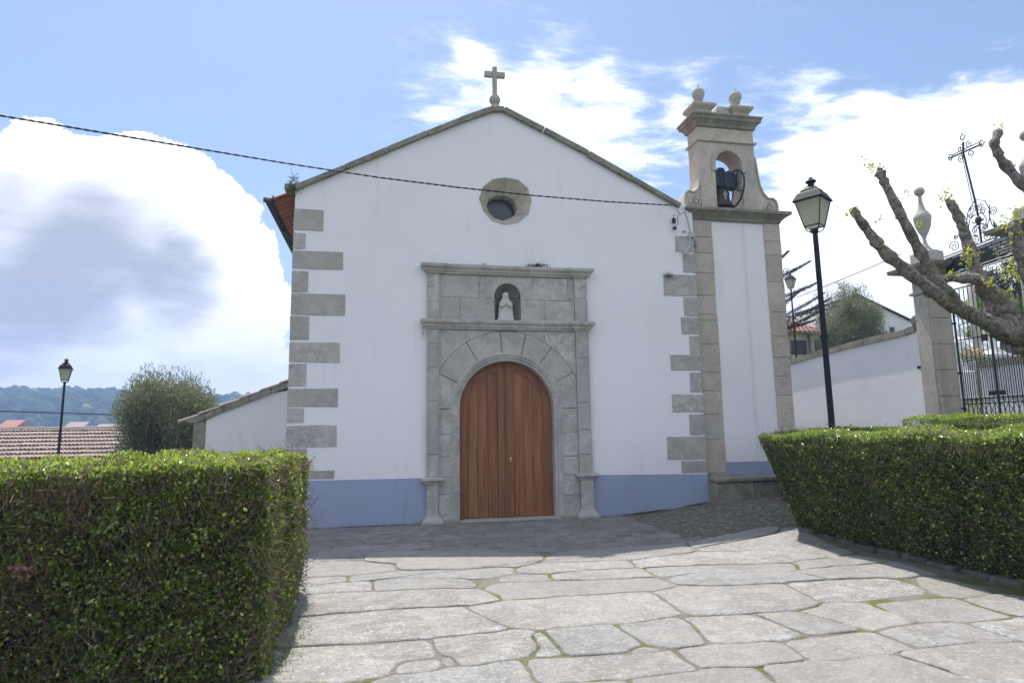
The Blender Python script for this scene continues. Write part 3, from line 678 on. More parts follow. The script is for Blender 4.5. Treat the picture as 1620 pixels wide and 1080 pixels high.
# pilasters, pedestals
for side, (x0, x1) in enumerate(((-1.485, -1.26), (1.33, 1.585))):
    p = MB(); zs = [.8, 1.2, 1.62, 2.15, 2.75, 3.2, 3.46] if side == 0 else [.8, 1.15, 1.6, 2.1, 2.95, 3.46]
    for k in range(len(zs)-1): jp(x0, x1, zs[k], zs[k+1], -.085, p, .003)
    for xx in (x0+.002, x1-.027): p.box(xx, xx+.025, -.1, -.08, .82, 3.44, .3)
    p.build('pilaster', M['granite'], po, bevel=.005)
    p = MB(); p.box(x0+.01, x1-.01, -.12, .05, .12, .68, .2); p.rect([(0., .66), (.03, .68), (.05, .73), (.09, .745), (.09, .79), (.03, .805)], x0, x1, .05, -.1); p.rect([(.08, -.1), (.075, .05), (.05, .08), (.012, .13), (0, .16)], x0, x1, .05, -.12, .9)
    p.build('pedestal', M['granite'], po, bevel=.008)
    p = MB(); zs = [3.62, 3.98, 4.5] if side == 0 else [3.62, 4.1, 4.5]
    for k in range(2): jp(x0, x1, zs[k], zs[k+1], -.08, p, .003)
    for xx in (x0+.002, x1-.027): p.box(xx, xx+.025, -.094, -.075, 3.63, 4.49, .3)
    p.build('attic_pilaster', M['granite'], po, bevel=.005)
CP = [(0, 0), (.015, .005), (.02, .035), (.045, .045), (.05, .075), (.085, .11), (.095, .115), (.1, .165), (.09, .175)]
for z0, nm in ((3.455, 'lower_cornice'), (4.495, 'upper_cornice')):
    c = MB(); s = lambda f, z: [(o*f+.0, z+h) for o, h in CP]
    c.rect(s(.85, z0), -1.2, 1.3, .03, -.07, .4)
    c.rect(s(1.2, z0-.004), -1.485, -1.24, .03, -.095, .6); c.rect(s(1.2, z0-.004), 1.31, 1.585, .03, -.095, .2)
    c.build(nm, M['granite'], po, bevel=.004)
# attic with niche
nx0, nx1 = P(782, 480)[0], P(823, 480)[0]; ncx = (nx0+nx1)/2; nr = (nx1-nx0)/2; nsp = P(800, 468)[2]
hole = [(ncx-nr, 3.63), (ncx-nr, nsp)]+[(ncx-nr*math.cos(PI*i/14), nsp+nr*.95*math.sin(PI*i/14)) for i in range(1, 14)]+[(ncx+nr, nsp), (ncx+nr, 3.63)]
at_ = MB(); at_.plate([(PX0-.01, 3.6)]+[(ncx-nr, 3.6)]+hole[1:-1]+[(ncx+nr, 3.6), (PX1+.01, 3.6), (PX1+.01, 4.52), (PX0-.01, 4.52)], (), -.03, .2, .6)
for (x0, x1, z0, z1) in [(PX0, -.88, 3.63, 4.06), (-.88, ncx-nr, 3.63, 4.06), (PX0, -.52, 4.06, 4.49), (-.4, ncx-nr-.02, 4.06, 4.49), (ncx+nr, .75, 3.63, 4.04), (.75, PX1, 3.63, 4.04), (ncx+nr+.02, .52, 4.05, 4.49), (.52, 1.2, 4.05, 4.49)]:
    jp(x0, x1, z0, z1, -.043, at_, .004, -.02)
at_.box(-.51, -.485, -.052, -.03, 4.08, 4.47); at_.box(1.215, 1.24, -.05, -.03, 4.05, 4.47)
at_.build('attic', M['granite'], po, bevel=.004)
nb = MB(); col = lambda z, sc: [(ncx-nr*sc*math.cos(PI*i/16), -.03+.24*sc*math.sin(PI*i/16), z) for i in range(17)]
nb.rings([col(3.62, 1), col(nsp, 1)], closed=False, cap=False, a=.5)
rg = []
for k in range(7):
    th = k/6*PI/2
    rg.append([(ncx-nr*math.cos(PI*i/32)*math.cos(th)*(1), -.03+.24*math.sin(PI*i/32)*math.cos(th)+.012*(i % 4 < 2), nsp+nr*.95*math.sin(th)) for i in range(33)])
nb.rings(rg, closed=False, cap=False, a=.9)
nb.rings([[(ncx-nr*1.0*math.cos(PI*i/16)*q, -.03+.24*math.sin(PI*i/16)*q, nsp+h) for i in range(17)] for q, h in ((1, -.02), (.9, -.015), (.9, .015), (1, .02))], closed=False, cap=False, a=.2)
nb.build('niche', M['granite_moss'], po)
# door
dr = part('door', ch, (0, .2, 0))
def leafpoly(xa, xb, z0, inset=0.):
    r = RI+.02-inset; f = lambda x: SP+math.sqrt(max(r*r-x*x, 0))
    n = 6; xs_ = [xa+(xb-xa)*i/n for i in range(n+1)]; return [(xa, z0), (xb, z0)]+[(x, f(x)) for x in xs_[::-1]]
for s in (-1, 1):
    d = MB(); d.plate([(s*(.005), .035)]+[(s*RI*1.02, .035)]+[(s*(RI+.02)*math.cos(t*PI/2/12), SP+(RI+.02)*math.sin(t*PI/2/12)) for t in range(12)]+[(s*.005, SP+RI+.02)], (), .2, .24, 1.)
    e = [.018, .155, .34, .53, .715]
    for k in range(len(e)-1):
        a, b = s*e[k], s*e[k+1]; a, b = min(a, b)+.004, max(a, b)-.004
        y = .166 if k in (0,) else (.184 if k % 2 else .192); d.plate(leafpoly(a, b, .04, .0 if k == 0 else .155), (), y, .2, a=random.random())
    ring = [(s*r*math.cos(t), SP+r*math.sin(t)) for r, t in [(RI+.02, q) for q in np.linspace(0, PI/2-.15, 14)]]+[(s*r*math.cos(t), SP+r*math.sin(t)) for r, t in [(RI-.165, q) for q in np.linspace(PI/2-.19, 0, 14)]]
    d.cur = .7; d.plate([(s*(RI-.165), .04), (s*(RI+.02), .04)]+ring, (), .1715, .2, a=.75)
    d.box(min(s*(RI-.19), s*(RI-.165)), max(s*(RI-.19), s*(RI-.165)), .17, .2, .05, SP, .9)
    d.build('door_leaf', M['wood'], dr, bevel=.006)
ma = MB(); ma.box(-.018, .018, .15, .17, .04, SP+RI-.01, .8); ma.build('meeting_rail', M['wood'], dr, bevel=.004)
kx = P(808, 726, .16); kk = MB(); kk.ball((kx[0], .16, kx[2]+.012), .026, 12, 6, (1, .35, 1)); kk.box(kx[0]-.01, kx[0]+.01, .155, .165, kx[2]-.045, kx[2]); kk.build('keyhole_plate', M['brass'], dr)
th = MB(); th.box(-.95, .97, -.1, .3, -.1, .032, .2); th.build('threshold', M['granite_clean'], ch, bevel=.006)
for x0, x1 in ((-1.66, -1.3), (-1.3, -.89), (.93, 1.3), (1.3, 1.8)):
    fo = MB(); fo.box(x0+.01, x1-.01, -.17 if abs(x0) > 1.2 else -.09, .02, -.1, .045+random.random()*.03, random.random()); fo.build('footing_stone', M['granite_moss'], ch, bevel=.02)

# statue in the niche: praying figure under a veil
sx, sz = P(801, 503, -.02)[0], 3.635; hgt = P(800, 462)[2]-sz
st = thing('statue', 'small white stone statue of a veiled praying figure in the niche above the door', 'statue', (sx, .05, sz))
k = hgt/.46; s_ = MB()
s_.rings([[(sx+a*k*math.cos(t*PI/12)*(1+.03*math.sin(t*2.6)), .04+b*k*math.sin(t*PI/12)*(1+.05*math.sin(t*3.1)), sz+z*k) for t in range(24)] for a, b, z in ((.135, .07, 0), (.14, .075, .02), (.125, .068, .06), (.118, .065, .14), (.108, .06, .22), (.1, .056, .28), (.09, .05, .32), (.062, .042, .35), (.05, .042, .37), (.052, .05, .40), (.05, .05, .43), (.034, .036, .455), (.01, .01, .463))])
s_.build('robe', M['statue'], st, smooth=True)
s_ = MB(); s_.ball((sx, .04-.035*k, sz+.395*k), .033*k, 12, 8, (.85, .8, 1.15)); s_.ball((sx, .04-.066*k, sz+.392*k), .007*k, 6, 5, (1, 1, 1.6)); s_.build('face', M['statue'], st, smooth=True)
s_ = MB()
for q in (-1, 1):
    s_.tube([(sx+q*.085*k, .03, sz+.29*k), (sx+q*.07*k, .04-.06*k, sz+.225*k), (sx+q*.012*k, .04-.09*k, sz+.265*k)], [.026*k, .028*k, .014*k], 8)
    s_.tube([(sx+q*.008*k, .04-.09*k, sz+.26*k), (sx+q*.006*k, .04-.085*k, sz+.315*k)], [.011*k, .006*k], 6)
s_.build('arms', M['statue'], st, smooth=True)
s_ = MB(); s_.rings([[(sx+a*k*math.cos(t*PI/10), .035+b*k*math.sin(t*PI/10), sz+z) for t in range(20)] for a, b, z in ((.16, .085, -.018), (.16, .085, .02), (.13, .07, .03))]); s_.build('base', M['statue'], st)

# ------------------------------------------------------------------ bell tower
TY = .10
tw = thing('bell_tower', 'slim bell tower with grey stone edges, scrolls and two ball finials joined to the chapel', 'bell tower', (5, TY, 0))
pan = MB(); pan.box(4.3, 5.68, TY+.03, TY+.5, -.1, 5.9); pan.build('wall', M['plaster_tower'], tw)
tb = MB(); tb.box(4.35, 5.66, TY+.018, TY+.1, 0, P(1190, 730)[2]+.0); tb.build('blue_plinth', M['blue'], tw)
for side, ys_ in enumerate(([14,78,135,205,285,352,375,458,560,625,708,800,895], [35,95,145,240,345,432,505,573,642,725,800,880,960])):
    p = MB(); zz_ = [P(1110 if side == 0 else 1240, 340+q/2.25, TY)[2] for q in ys_]; zz_[0] = 5.87
    if side == 0: zz_[-1] = .7
    x0, x1 = ((3.975, 4.40) if side == 0 else (5.60, 5.98))
    for a, b in zip(zz_[:-1], zz_[1:]):
        j = random.uniform(-.008, .008); p.box(x0+random.uniform(0, .008), x1+j, TY+random.uniform(-.004, .004), TY+.52, max(b, -.1)+.003, a-.003, random.random())
    if side == 1: p.box(x0, x1, TY, TY+.52, -.1, zz_[-1]-.004)
    p.build('pilaster', M['granite_warm'], tw, bevel=.008)
    if side == 0:
        p = MB(); p.rect([(.05, .5), (.1, .56), (.1, .62), (.03, .7), (0., .74)], x0+.06, x1, TY+.4, TY-.02, .8); p.build('pilaster_base', M['granite_moss'], tw, bevel=.01)
ic = MB(); ic.rect([(0, 5.86), (.03, 5.88), (.05, 5.93), (.13, 6.0), (.2, 6.03), (.2, 6.09), (.17, 6.1)], 3.96, 5.96, TY+.5, TY+.0, .7, True); ic.build('impost_cornice', M['granite_moss'], tw, bevel=.008)
# belfry front outline surveyed from the photograph, kept upright
def B1(x, y, yy=TY): q = P(1040+x/4.154, 110+y/4.154, yy); return (q[0], q[2])
BY = TY+.06
L_ = [B1(*q, BY) for q in [(302,915),(290,915),(200,915),(178,890),(176,850),(184,812),(205,792),(238,804),(265,785),(276,750),(277,715)]]
R_ = [B1(*q, BY) for q in [(655,650),(664,710),(678,770),(700,815),(730,847),(760,846),(782,866),(792,900),(792,940),(786,958)]]
bz = 6.10; xbl, xbr = L_[-1][0], R_[0][0]; ztop = B1(270, 470, BY)[1]
xbl = B1(275, 600, BY)[0]; xbr = B1(650, 620, BY)[0]-.03
aL, aR = B1(384, 700, BY)[0], B1(556, 700, BY)[0]; acx = (aL+aR)/2; ar = (aR-aL)/2; asp_ = B1(460, 540, BY)[1]-ar
hole = [(aL, bz), (aL, asp_)]+[(acx-ar*math.cos(PI*i/18), asp_+ar*math.sin(PI*i/18)) for i in range(1, 18)]+[(aR, asp_), (aR, bz)]
D1 = BY+.46
bm = MB()
zc = 6.55                                   # block joints of the two piers
bm.plate([(xbl, bz), (aL-.002, bz)]+[(x-.002, z) for x, z in hole[1:10]]+[(acx-.003, ztop), (xbl, ztop)], (), BY, D1, .2)
bm.plate([(xbr, bz), (xbr, ztop), (acx+.003, ztop)]+[(x+.002, z) for x, z in hole[9:-1]]+[(aR+.002, bz)], (), BY, D1, .5)
bm.build('belfry_piers', M['granite_warm'], tw, bevel=.008)
am = MB(); ro = ar+.1
am.plate([(aL-.1, asp_-.15), (aL, asp_-.15)]+hole[1:-1]+[(aR, asp_-.15), (aR+.1, asp_-.15)]+[(acx+ro*math.cos(PI*i/18), asp_+ro*math.sin(PI*i/18)) for i in range(19)], (), BY-.03, BY, .7)
am.build('arch_band', M['granite_warm'], tw, bevel=.01)
def volute(pts, cx, cz, r, s):
    v = MB(); v.plate(pts, (), BY+.02, D1-.02, .4)
    sp = [(cx+s*r*(1-i/34)*math.cos(i*.42+PI/2), BY-.01, cz+r*(1-i/34)*math.sin(i*.42+PI/2)) for i in range(32)]
    v.tube(sp, [.028*(1-i/50) for i in range(32)], 8, a=.9); v.tube([(cx, BY+.02, cz), (cx, BY-.04, cz)], .03, 12, a=.2)
    edge = [(x, BY+.0, z) for x, z in pts[2:]]; v.tube(edge, .018, 6, a=.3)
    v.build('volute', M['granite_warm'], tw, smooth=False)
c = B1(252, 868, BY); lv = [(xbl+.0, bz)]+[(min(x, xbl), max(z, bz)) for x, z in L_[2:]]
volute([(xbl, bz)]+[(min(x, xbl), max(z, bz)) for x, z in L_[2:]], c[0], c[1], .13, 1)
c = B1(728, 912, BY); volute([(xbr, bz)]+[(max(x, xbr), max(z, bz)) for x, z in R_[::-1]]+[(xbr, R_[0][1]+.25)], c[0], c[1], .115, -1)
tc_ = MB(); h0 = ztop
tc_.rect([(0, h0), (.05, h0+.01), (.05, h0+.045), (.0, h0+.05), (-.0, h0+.33)], xbl, xbr, D1, BY, .3, True)
tc_.build('frieze', M['granite_warm'], tw, bevel=.006)
tc_ = MB(); h1 = h0+.33
tc_.rect([(0, h1), (.04, h1+.01), (.05, h1+.06), (.1, h1+.13), (.13, h1+.14), (.14, h1+.21), (.165, h1+.22), (.165, h1+.26), (.12, h1+.27)], xbl, xbr, D1, BY, .6, True)
tc_.build('top_cornice', M['granite_moss'], tw, bevel=.006)
h2 = h1+.27; yc = (BY+D1)/2
for xx in (xbl+.2, xbr-.22):
    f = part('finial', tw, (xx, yc, h2)); q = MB(); q.sq([(.19, 0), (.19, .15), (.2, .16), (.27, .24), (.27, .29), (.2, .3)], (xx, yc, h2)); q.build('finial_block', M['granite_warm'], f, bevel=.008)
    q = MB(); q.lathe([(.09, .3), (.06, .34), (.05, .4), (.06, .44), (.095, .46), (.1, .485), (.075, .495), (.115, .53), (.137, .59), (.135, .65), (.105, .71), (.05, .75), (.028, .78), (.024, .81), (.008, .83)], (xx, yc, h2), 20, .2); q.build('finial_ball', M['granite_clean'], f, smooth=True)
q = MB(); q.plate([(acx-.2, h2), (acx+.2, h2), (acx+.2, h2+.3), (acx-.1, h2+.3)], (), BY+.1, D1-.1, .3); q.build('crest_block', M['granite_warm'], tw, bevel=.01)
# stone bench at the foot
be = thing('stone_bench', 'mossy stone ledge along the foot of the bell tower', 'stone ledge', (4.8, -.2, .1))
a0 = P(1120, 797, -.3); q = MB()
zt_ = .66
for x0, x1 in ((3.93, 4.75), (4.76, 5.7), (5.71, 6.5)):
    q.box(x0, x1-.01, -.28+random.uniform(-.01, .01), TY+.0, -.1, zt_-.09, random.random())
q.build('ledge_block', M['granite_moss'], be, bevel=.02); q = MB()
for x0, x1 in ((3.94, 5.2), (5.21, 6.5)): q.box(x0-.02, x1-.01, -.33, TY+.0, zt_-.088, zt_, random.random())
q.build('ledge_top', M['granite_moss'], be, bevel=.025)
# bell
bp_ = P(1152, 318, yc); bl = thing('bell', 'dark bronze bell hanging in the tower arch under a painted yoke', 'bell', (bp_[0], yc, bz))
bxx = acx-.09; bt = P(1150, 300, yc)[2]; bh = .44; br = .23
q = MB(); q.lathe([(br*1.12, 0), (br*1.15, .02), (br*1.05, .05), (br*.9, .1), (br*.8, .2), (br*.76, .32), (br*.72, .38), (br*.5, .43), (br*.2, .45)], (bxx, yc, bt-bh), 24); q.lathe([(br*.84, .3), (br*.79, .32), (br*.79, .34)], (bxx, yc, bt-bh)); q.build('bell_body', M['bronze'], bl, smooth=True)
q = MB(); q.box(bxx-.016, bxx+.016, yc-br*.86, yc-br*.78, bt-.3, bt-.12); q.box(bxx-.045, bxx+.045, yc-br*.86, yc-br*.77, bt-.2, bt-.165); q.build('relief_cross', M['granite_clean'], bl)
q = MB(); q.tube([(bxx, yc, bt-bh+.2), (bxx, yc, bt-bh-.03)], .012); q.ball((bxx, yc, bt-bh-.02), .035); q.build('clapper', M['iron'], bl)
q = MB(); q.plate([(aL+.02, bt+.04), (aR-.06, bt+.0), (aR-.04, bt+.3), (bxx+.18, bt+.4), (bxx+.1, bt+.36), (bxx+.06, bt+.45), (bxx-.06, bt+.45), (bxx-.12, bt+.38), (aL+.02, bt+.4)], (), yc-.1, yc+.1); q.build('yoke', M['yoke'], bl, bevel=.01)
q = MB()
for dx in (-.04, .04): q.tube([(bxx+dx, yc-.11, bt-.02), (bxx+dx, yc-.11, bt+.4)], .011)
q.tube([(aL-.05, yc, bt+.12), (aR+.05, yc, bt+.12)], .025, 8); q.build('straps', M['iron'], bl)
q = MB(); wc = np.array((aR-.1, yc-.06, bt+.0)); wr = .4
q.tube([wc+np.array((.02*math.sin(t*PI/16), wr*math.cos(t*PI/16), wr*math.sin(t*PI/16))) for t in range(33)], .02, 6, cap=False)
for t in range(4): q.tube([wc, wc+np.array((0, wr*math.cos(t*PI/2+.5), wr*math.sin(t*PI/2+.5)))], .014, 5)
q.build('wheel', M['iron'], bl)
# cable bracket beside the tower
kb_ = thing('cable_bracket', 'grey conduit and cable clamps high on the chapel wall beside the tower', 'cable bracket', (3.75, -.05, 5.9))
Kp = lambda x, y, yy=-.06: P(1060+x/7.56, 300+y/7.56, yy)
q = MB(); q.tube([Kp(205, 330), Kp(235, 480), Kp(240, 680)], .018, 8); q.tube([Kp(240, 680), Kp(160, 770, -.12)], .03, 8); q.build('conduit', M['pale_plastic'], kb_)
q = MB(); q.box(*[v for pr in zip(Kp(235, 570)-np.array((.0, .03, 0)), Kp(285, 505)+np.array((0, .06, 0))) for v in pr]); q.build('junction_box', M['pale_plastic'], kb_, bevel=.005)
q = MB(); q.tube([Kp(90, 250), Kp(120, 300, -.1), Kp(170, 270, -.08), Kp(200, 330)], .008, 5); q.tube([Kp(50, 290), Kp(40, 340), Kp(55, 400)], .006, 5); q.tube([Kp(90, 300), Kp(95, 400), Kp(60, 460)], .006, 5); q.box(*[v for pr in zip(Kp(30, 400)-np.array((0, .02, 0)), Kp(62, 345)+np.array((0, .02, 0))) for v in pr]); q.box(*[v for pr in zip(Kp(38, 475)-np.array((0, .02, 0)), Kp(72, 448)+np.array((0, .02, 0))) for v in pr]); q.build('clamps', M['cable'], kb_)

# ------------------------------------------------------------------ cables
def cable(name, pts, r, label, twist=False):
    q = MB(); pts = [np.array(p) for p in pts]; out = []
    for i in range(len(pts)-1):
        for k in range(8): out.append(pts[i]+(pts[i+1]-pts[i])*k/8)
    out.append(pts[-1])
    if twist:
        fin = []
        for i in range(len(out)-1):
            for k in range(4): fin.append(out[i]+(out[i+1]-out[i])*k/4)
        for ph in (0, PI):
            q.tube([p+r*np.array((0, math.cos(i*1.0+ph), math.sin(i*1.0+ph))) for i, p in enumerate(fin)], r, 5)
    else: q.tube(out, r, 5)
    tag(q.build(name, M['cable']), label, 'cable')
a, b = (3.72, -.12), (-8.5, -3.2)
cable('overhead_cable', [PV(x, y, a, b) for x, y in [(-260,136),(-80,168),(0,183),(150,208),(300,233),(450,258),(600,281),(720,296),(840,309),(960,319),(1066,325)]], .0075, 'twisted black cable slung across the chapel gable to the bell tower', True)
cable('overhead_cable', [P(x, y, 15) for x, y in [(-400,640),(0,650),(190,656),(420,660)]], .02, 'thin cable in front of the wooded hill, crossing behind the left lamp')
cable('overhead_cable', [PV(x, y, (8.9, -.3), (7.5, 8)) for x, y in [(1425,402),(1380,422),(1305,453),(1262,470)]], .009, 'thin cable rising over the tree to the gate pier')

# ------------------------------------------------------------------ street lamps
def lamp(loc, top, w, label, rot=.35, arm=False):
    """loc = foot, top = z of the finial, w = lantern width"""
    x, y, z = loc; t = thing('street_lamp', label, 'street lamp', (x, y, z), 'street lamps round the forecourt')
    k = w/.5; zl = top-.84*k*1.14                       # bottom of the glass
    p = MB(); p.tube([(x, y, z), (x, y, z+.5)], .075*k, 16); p.tube([(x, y, z+.5), (x, y, zl-.08*k)], [.058*k, .045*k], 16); p.tube([(x, y, z+.5), (x, y, z+.56)], .085*k, 16)
    zc_ = z+(zl-z)*.6; p.tube([(x, y, zc_), (x, y, zc_+.05)], .07*k, 16); p.tube([(x, y, zl-.12*k), (x, y, zl-.06*k)], .06*k, 12); p.build('post', M['dark_metal'], t, smooth=False)
    c, s_ = math.cos(rot), math.sin(rot); R = lambda a, b, h: (x+a*k*c-b*k*s_, y+a*k*s_+b*k*c, zl+h*k*1.14)
    p = MB()
    for a, b in ((-1, -1), (1, -1), (1, 1), (-1, 1)):
        p.tube([R(0, 0, -.06), R(a*.05, b*.05, -.1), R(a*.11, b*.11, -.06), R(a*.13, b*.13, 0)], .011*k, 6)
    for (a, b), (a2, b2) in zip(((-1, -1), (1, -1), (1, 1), (-1, 1)), ((1, -1), (1, 1), (-1, 1), (-1, -1))):
        p.tube([R(a*.135, b*.135, 0), R(a2*.135, b2*.135, 0)], .012*k, 4); p.tube([R(a*.235, b*.235, .43), R(a2*.235, b2*.235, .43)], .016*k, 4)
        p.tube([R(a*.135, b*.135, 0), R(a*.235, b*.235, .43)], .012*k, 4)
    p.build('lantern_frame', M['dark_metal'], t)
    p = MB(); p.rings([[R(a*r, b*r, h) for a, b in ((-1, -1), (1, -1), (1, 1), (-1, 1))] for r, h in ((.13, .005), (.228, .425))], cap=False); p.build('glass', M['lampglass'], t)
    p = MB(); p.rings([[R(a*r, b*r, h) for a, b in ((-1, -1), (1, -1), (1, 1), (-1, 1))] for r, h in ((.27, .425), (.265, .445), (.2, .56), (.15, .6), (.155, .615), (.13, .63), (.085, .68), (.06, .7))])
    p.rings([[R(r*math.cos(j*PI/6), r*math.sin(j*PI/6), h) for j in range(12)] for r, h in ((.06, .69), (.055, .74), (.09, .76), (.1, .775), (.07, .8), (.04, .815), (.035, .84))]); p.build('lantern_cap', M['dark_metal'], t)
    return t
lp = P(1317, 683, -2.3); lt = P(1273, 281, -2.3)
lamp((lp[0], -2.3, float(gz(lp[0], -2.3))-.02), lt[2], .455, 'tall black lantern lamp rising behind the right hedge beside the bell tower', .55)
lp = P(92, 708, 10.); lt = P(103, 567, 10.)
lamp((lp[0]+.02, 10., float(gz(lp[0], 10))), lt[2], .345, 'black lantern lamp standing left of the round bush, tiled roof behind it', .35)
# third lamp behind the tower, with scroll
ly = 8.5; l0 = P(1262, 600, ly); l1 = P(1247, 430, ly)
t3 = lamp((l0[0]+.02, ly, float(gz(l0[0], ly))), l1[2]-.0, .31, 'small black lantern lamp half hidden behind the right edge of the bell tower', .6)
q = MB(); r_ = P(1245, 440, ly); q.tube([(r_[0]-.25, ly, r_[2]-.8), (r_[0]-.2, ly, r_[2]+.1), (r_[0]-.1, ly, r_[2]+.28)]+[(r_[0]+.0+.11*(1-i/16)*math.cos(PI-i*.5), ly, r_[2]+.28+.11*(1-i/16)*math.sin(PI-i*.5)) for i in range(14)], .014, 6); q.build('scroll', M['iron'], t3)

# ------------------------------------------------------------------ hedges
def patchpts(quad, n, depth, bump, seed, edge=.0):
    a, b, c, d = [np.array(p, float) for p in quad]; u = RNG.random((n, 1)); v = RNG.random((n, 1))
    p = (a*(1-u)+b*u)*(1-v)+(d*(1-u)+c*u)*v; nn = nrm(np.cross(b-a, d-a))
    off = nz3(p, 3.2, seed)*bump+nz3(p, 9, seed+1)*bump*.6-RNG.exponential(depth, n)
    return p+nn*off[:, None], np.broadcast_to(nn, p.shape), off
def soften(q, box, shear, rr=.13):
    """round the clipped edges of a hedge and let its top wave"""
    x0, x1, y0, y1, z0, z1 = box; q = q.copy(); sh = shear*np.clip(q[:, 2]/z1, 0, 1.1); q[:, 0] -= sh
    lo = np.array((x0+rr, y0+rr, -9)); hi = np.array((x1-rr, y1-rr, z1-rr)); c = np.clip(q, lo, hi); v = q-c; L = np.linalg.norm(v, axis=1)
    k = L > rr*1.0; multi = (np.abs(v) > 1e-6).sum(1) > 1; k &= multi; q[k] = c[k]+v[k]/L[k, None]*(rr+(L[k, None]-rr)*.25)
    q[:, 0] += sh; w = nz3(np.stack([q[:, 0], q[:, 1], q[:, 0]*0], 1), 1.9, 31)*.035+nz3(np.stack([q[:, 0], q[:, 1], q[:, 0]*0], 1), 6, 32)*.02
    q[:, 2] += w*np.clip(q[:, 2]/z1, 0, 1)**3; return q
def hedge(label, patches, box, m, leafL=.034, dens=5200, twig=900, newg=.15, depth=.045, bump=.035, core_in=.16, shear=0., tips=0):
    t = thing('hedge', label, 'hedge', ((box[0]+box[1])/2, (box[2]+box[3])/2, box[4]))
    VV, FF, AA, o = [], [], [], 0; TV, TF, to = [], [], 0
    for quad, wt, new in patches:
        a, b, c, d = [np.array(p, float) for p in quad]; area = np.linalg.norm(np.cross(b-a, d-a)); n = int(area*dens*wt)
        if n < 10: continue
        p, nn, off = patchpts(quad, n, depth, bump, 5); p = soften(p, box, shear)
        thin = nz3(p, 2.6, 41); keep = RNG.random(n) > np.clip((thin-.35)*1.3, 0, .6); p, nn, off = p[keep], nn[keep], off[keep]; n = len(p)
        D = RNG.normal(size=p.shape)*.75+nn*.75+np.array((0, 0, .45)); L = RNG.uniform(.6, 1.25, n)*leafL
        V, F = leaves(p, D, L, L*RNG.uniform(.5, .7, n)); VV.append(V); FF.append(F+o); o += len(V)
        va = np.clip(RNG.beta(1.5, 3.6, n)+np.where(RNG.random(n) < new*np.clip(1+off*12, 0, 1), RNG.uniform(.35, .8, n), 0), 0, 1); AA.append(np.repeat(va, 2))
        n2 = int(area*twig*wt)
        if n2:
            p, nn, off = patchpts(quad, n2, depth*.9, bump, 5); p = soften(p, box, shear); D = vn(RNG.normal(size=p.shape)*.6+nn*.9+np.array((0, 0, .5))); L = RNG.uniform(.05, .2, (n2, 1))
            V, F = sticks(p-D*L, p+D*L*.15, .0022, .001); TV.append(V); TF.append(F+to); to += len(V)
    rawmesh('foliage', np.concatenate(VV), np.concatenate(FF), m, t, np.concatenate(AA))
    if TV: rawmesh('twigs', np.concatenate(TV), np.concatenate(TF), M['bark_dark'], t)
    k = MB(); x0, x1, y0, y1, z0, z1 = box; e = core_in; k.rings([[(a_+shear*f_, b_, c_) for a_, b_ in ((x0+e, y0+e), (x1-e, y0+e), (x1-e, y1-e), (x0+e, y1-e))] for c_, f_ in ((z0, 0), (z1-e, 1))]); k.build('dark_core', M['core'], t)  # solid box that stops the view through, coloured as inner shade
    return t
# left: block beside the path
HX, HF, HB, HT = -2.93, -6.95, -4.6, 1.375
lq = [(((-6.6, HF, 0), (HX+.02, HF, 0), (HX-.04, HF+.02, HT), (-6.6, HF+.02, HT)), 1.15, .10),
      (((HX, HF, 0), (HX-.05, HB, 0), (HX-.06, HB, HT), (HX-.06, HF, HT)), 1.2, .3),
      (((-9, HF, HT), (HX-.05, HF, HT), (HX-.05, HB, HT), (-9, HB, HT)), .75, 1.1),
      (((-9, HF, 0), (-6.6, HF, 0), (-6.6, HF, HT), (-9, HF, HT)), .3, .1),
      (((HX, HB, 0), (-9, HB, 0), (-9, HB, HT), (HX, HB, HT)), .3, .3)]
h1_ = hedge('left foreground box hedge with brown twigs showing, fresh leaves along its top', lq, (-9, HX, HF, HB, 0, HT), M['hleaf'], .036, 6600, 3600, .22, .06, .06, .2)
# long shoots sticking out of the end of the left hedge
q = MB()
lv, lf, la, o = [], [], [], 0
for i in range(46):
    b0 = np.array((HX-.03, random.uniform(HF, HB), random.choice([random.uniform(.25, .75), random.uniform(1.2, 1.4)]))) if i > 16 else np.array((HX-.05, random.uniform(-6.2, -4.8), random.uniform(.45, .8)))
    L = random.uniform(.1, .34) if i < 17 else random.uniform(.05, .16)
    d = nrm((random.uniform(.5, 1), random.uniform(-.4, .5), random.uniform(.1, 1.1))); pts = [b0+d*L*k/4+np.array((0, 0, .04*L*k*k/4))+np.array([random.uniform(-.006, .006) for _ in range(3)]) for k in range(5)]
    q.tube(pts, [.003, .0028, .0024, .002, .0014], 4)
    for k in range(random.randint(0, 2)): q.tube([pts[2+k], pts[2+k]+nrm((random.uniform(.2, 1), random.uniform(-1, 1), random.uniform(0, 1)))*L*.4], [.002, .001], 4)
q.build('shoots', M['bark_dark'], h1_)
c0 = P(35, 905, HF-.03); n = 22; pD = np.array(c0)+RNG.normal(size=(n, 3))*np.array((.03, .012, .028)); V, F = leaves(pD, RNG.normal(size=(n, 3))*np.array((1, .3, 1)), RNG.uniform(.035, .06, n), .03, .7)
dlo = rawmesh('dry_leaf_cluster', V, F, M['deadleaf']); tag(dlo, 'curled brown dry leaf caught in the left hedge near the photo edge', 'dead leaf')
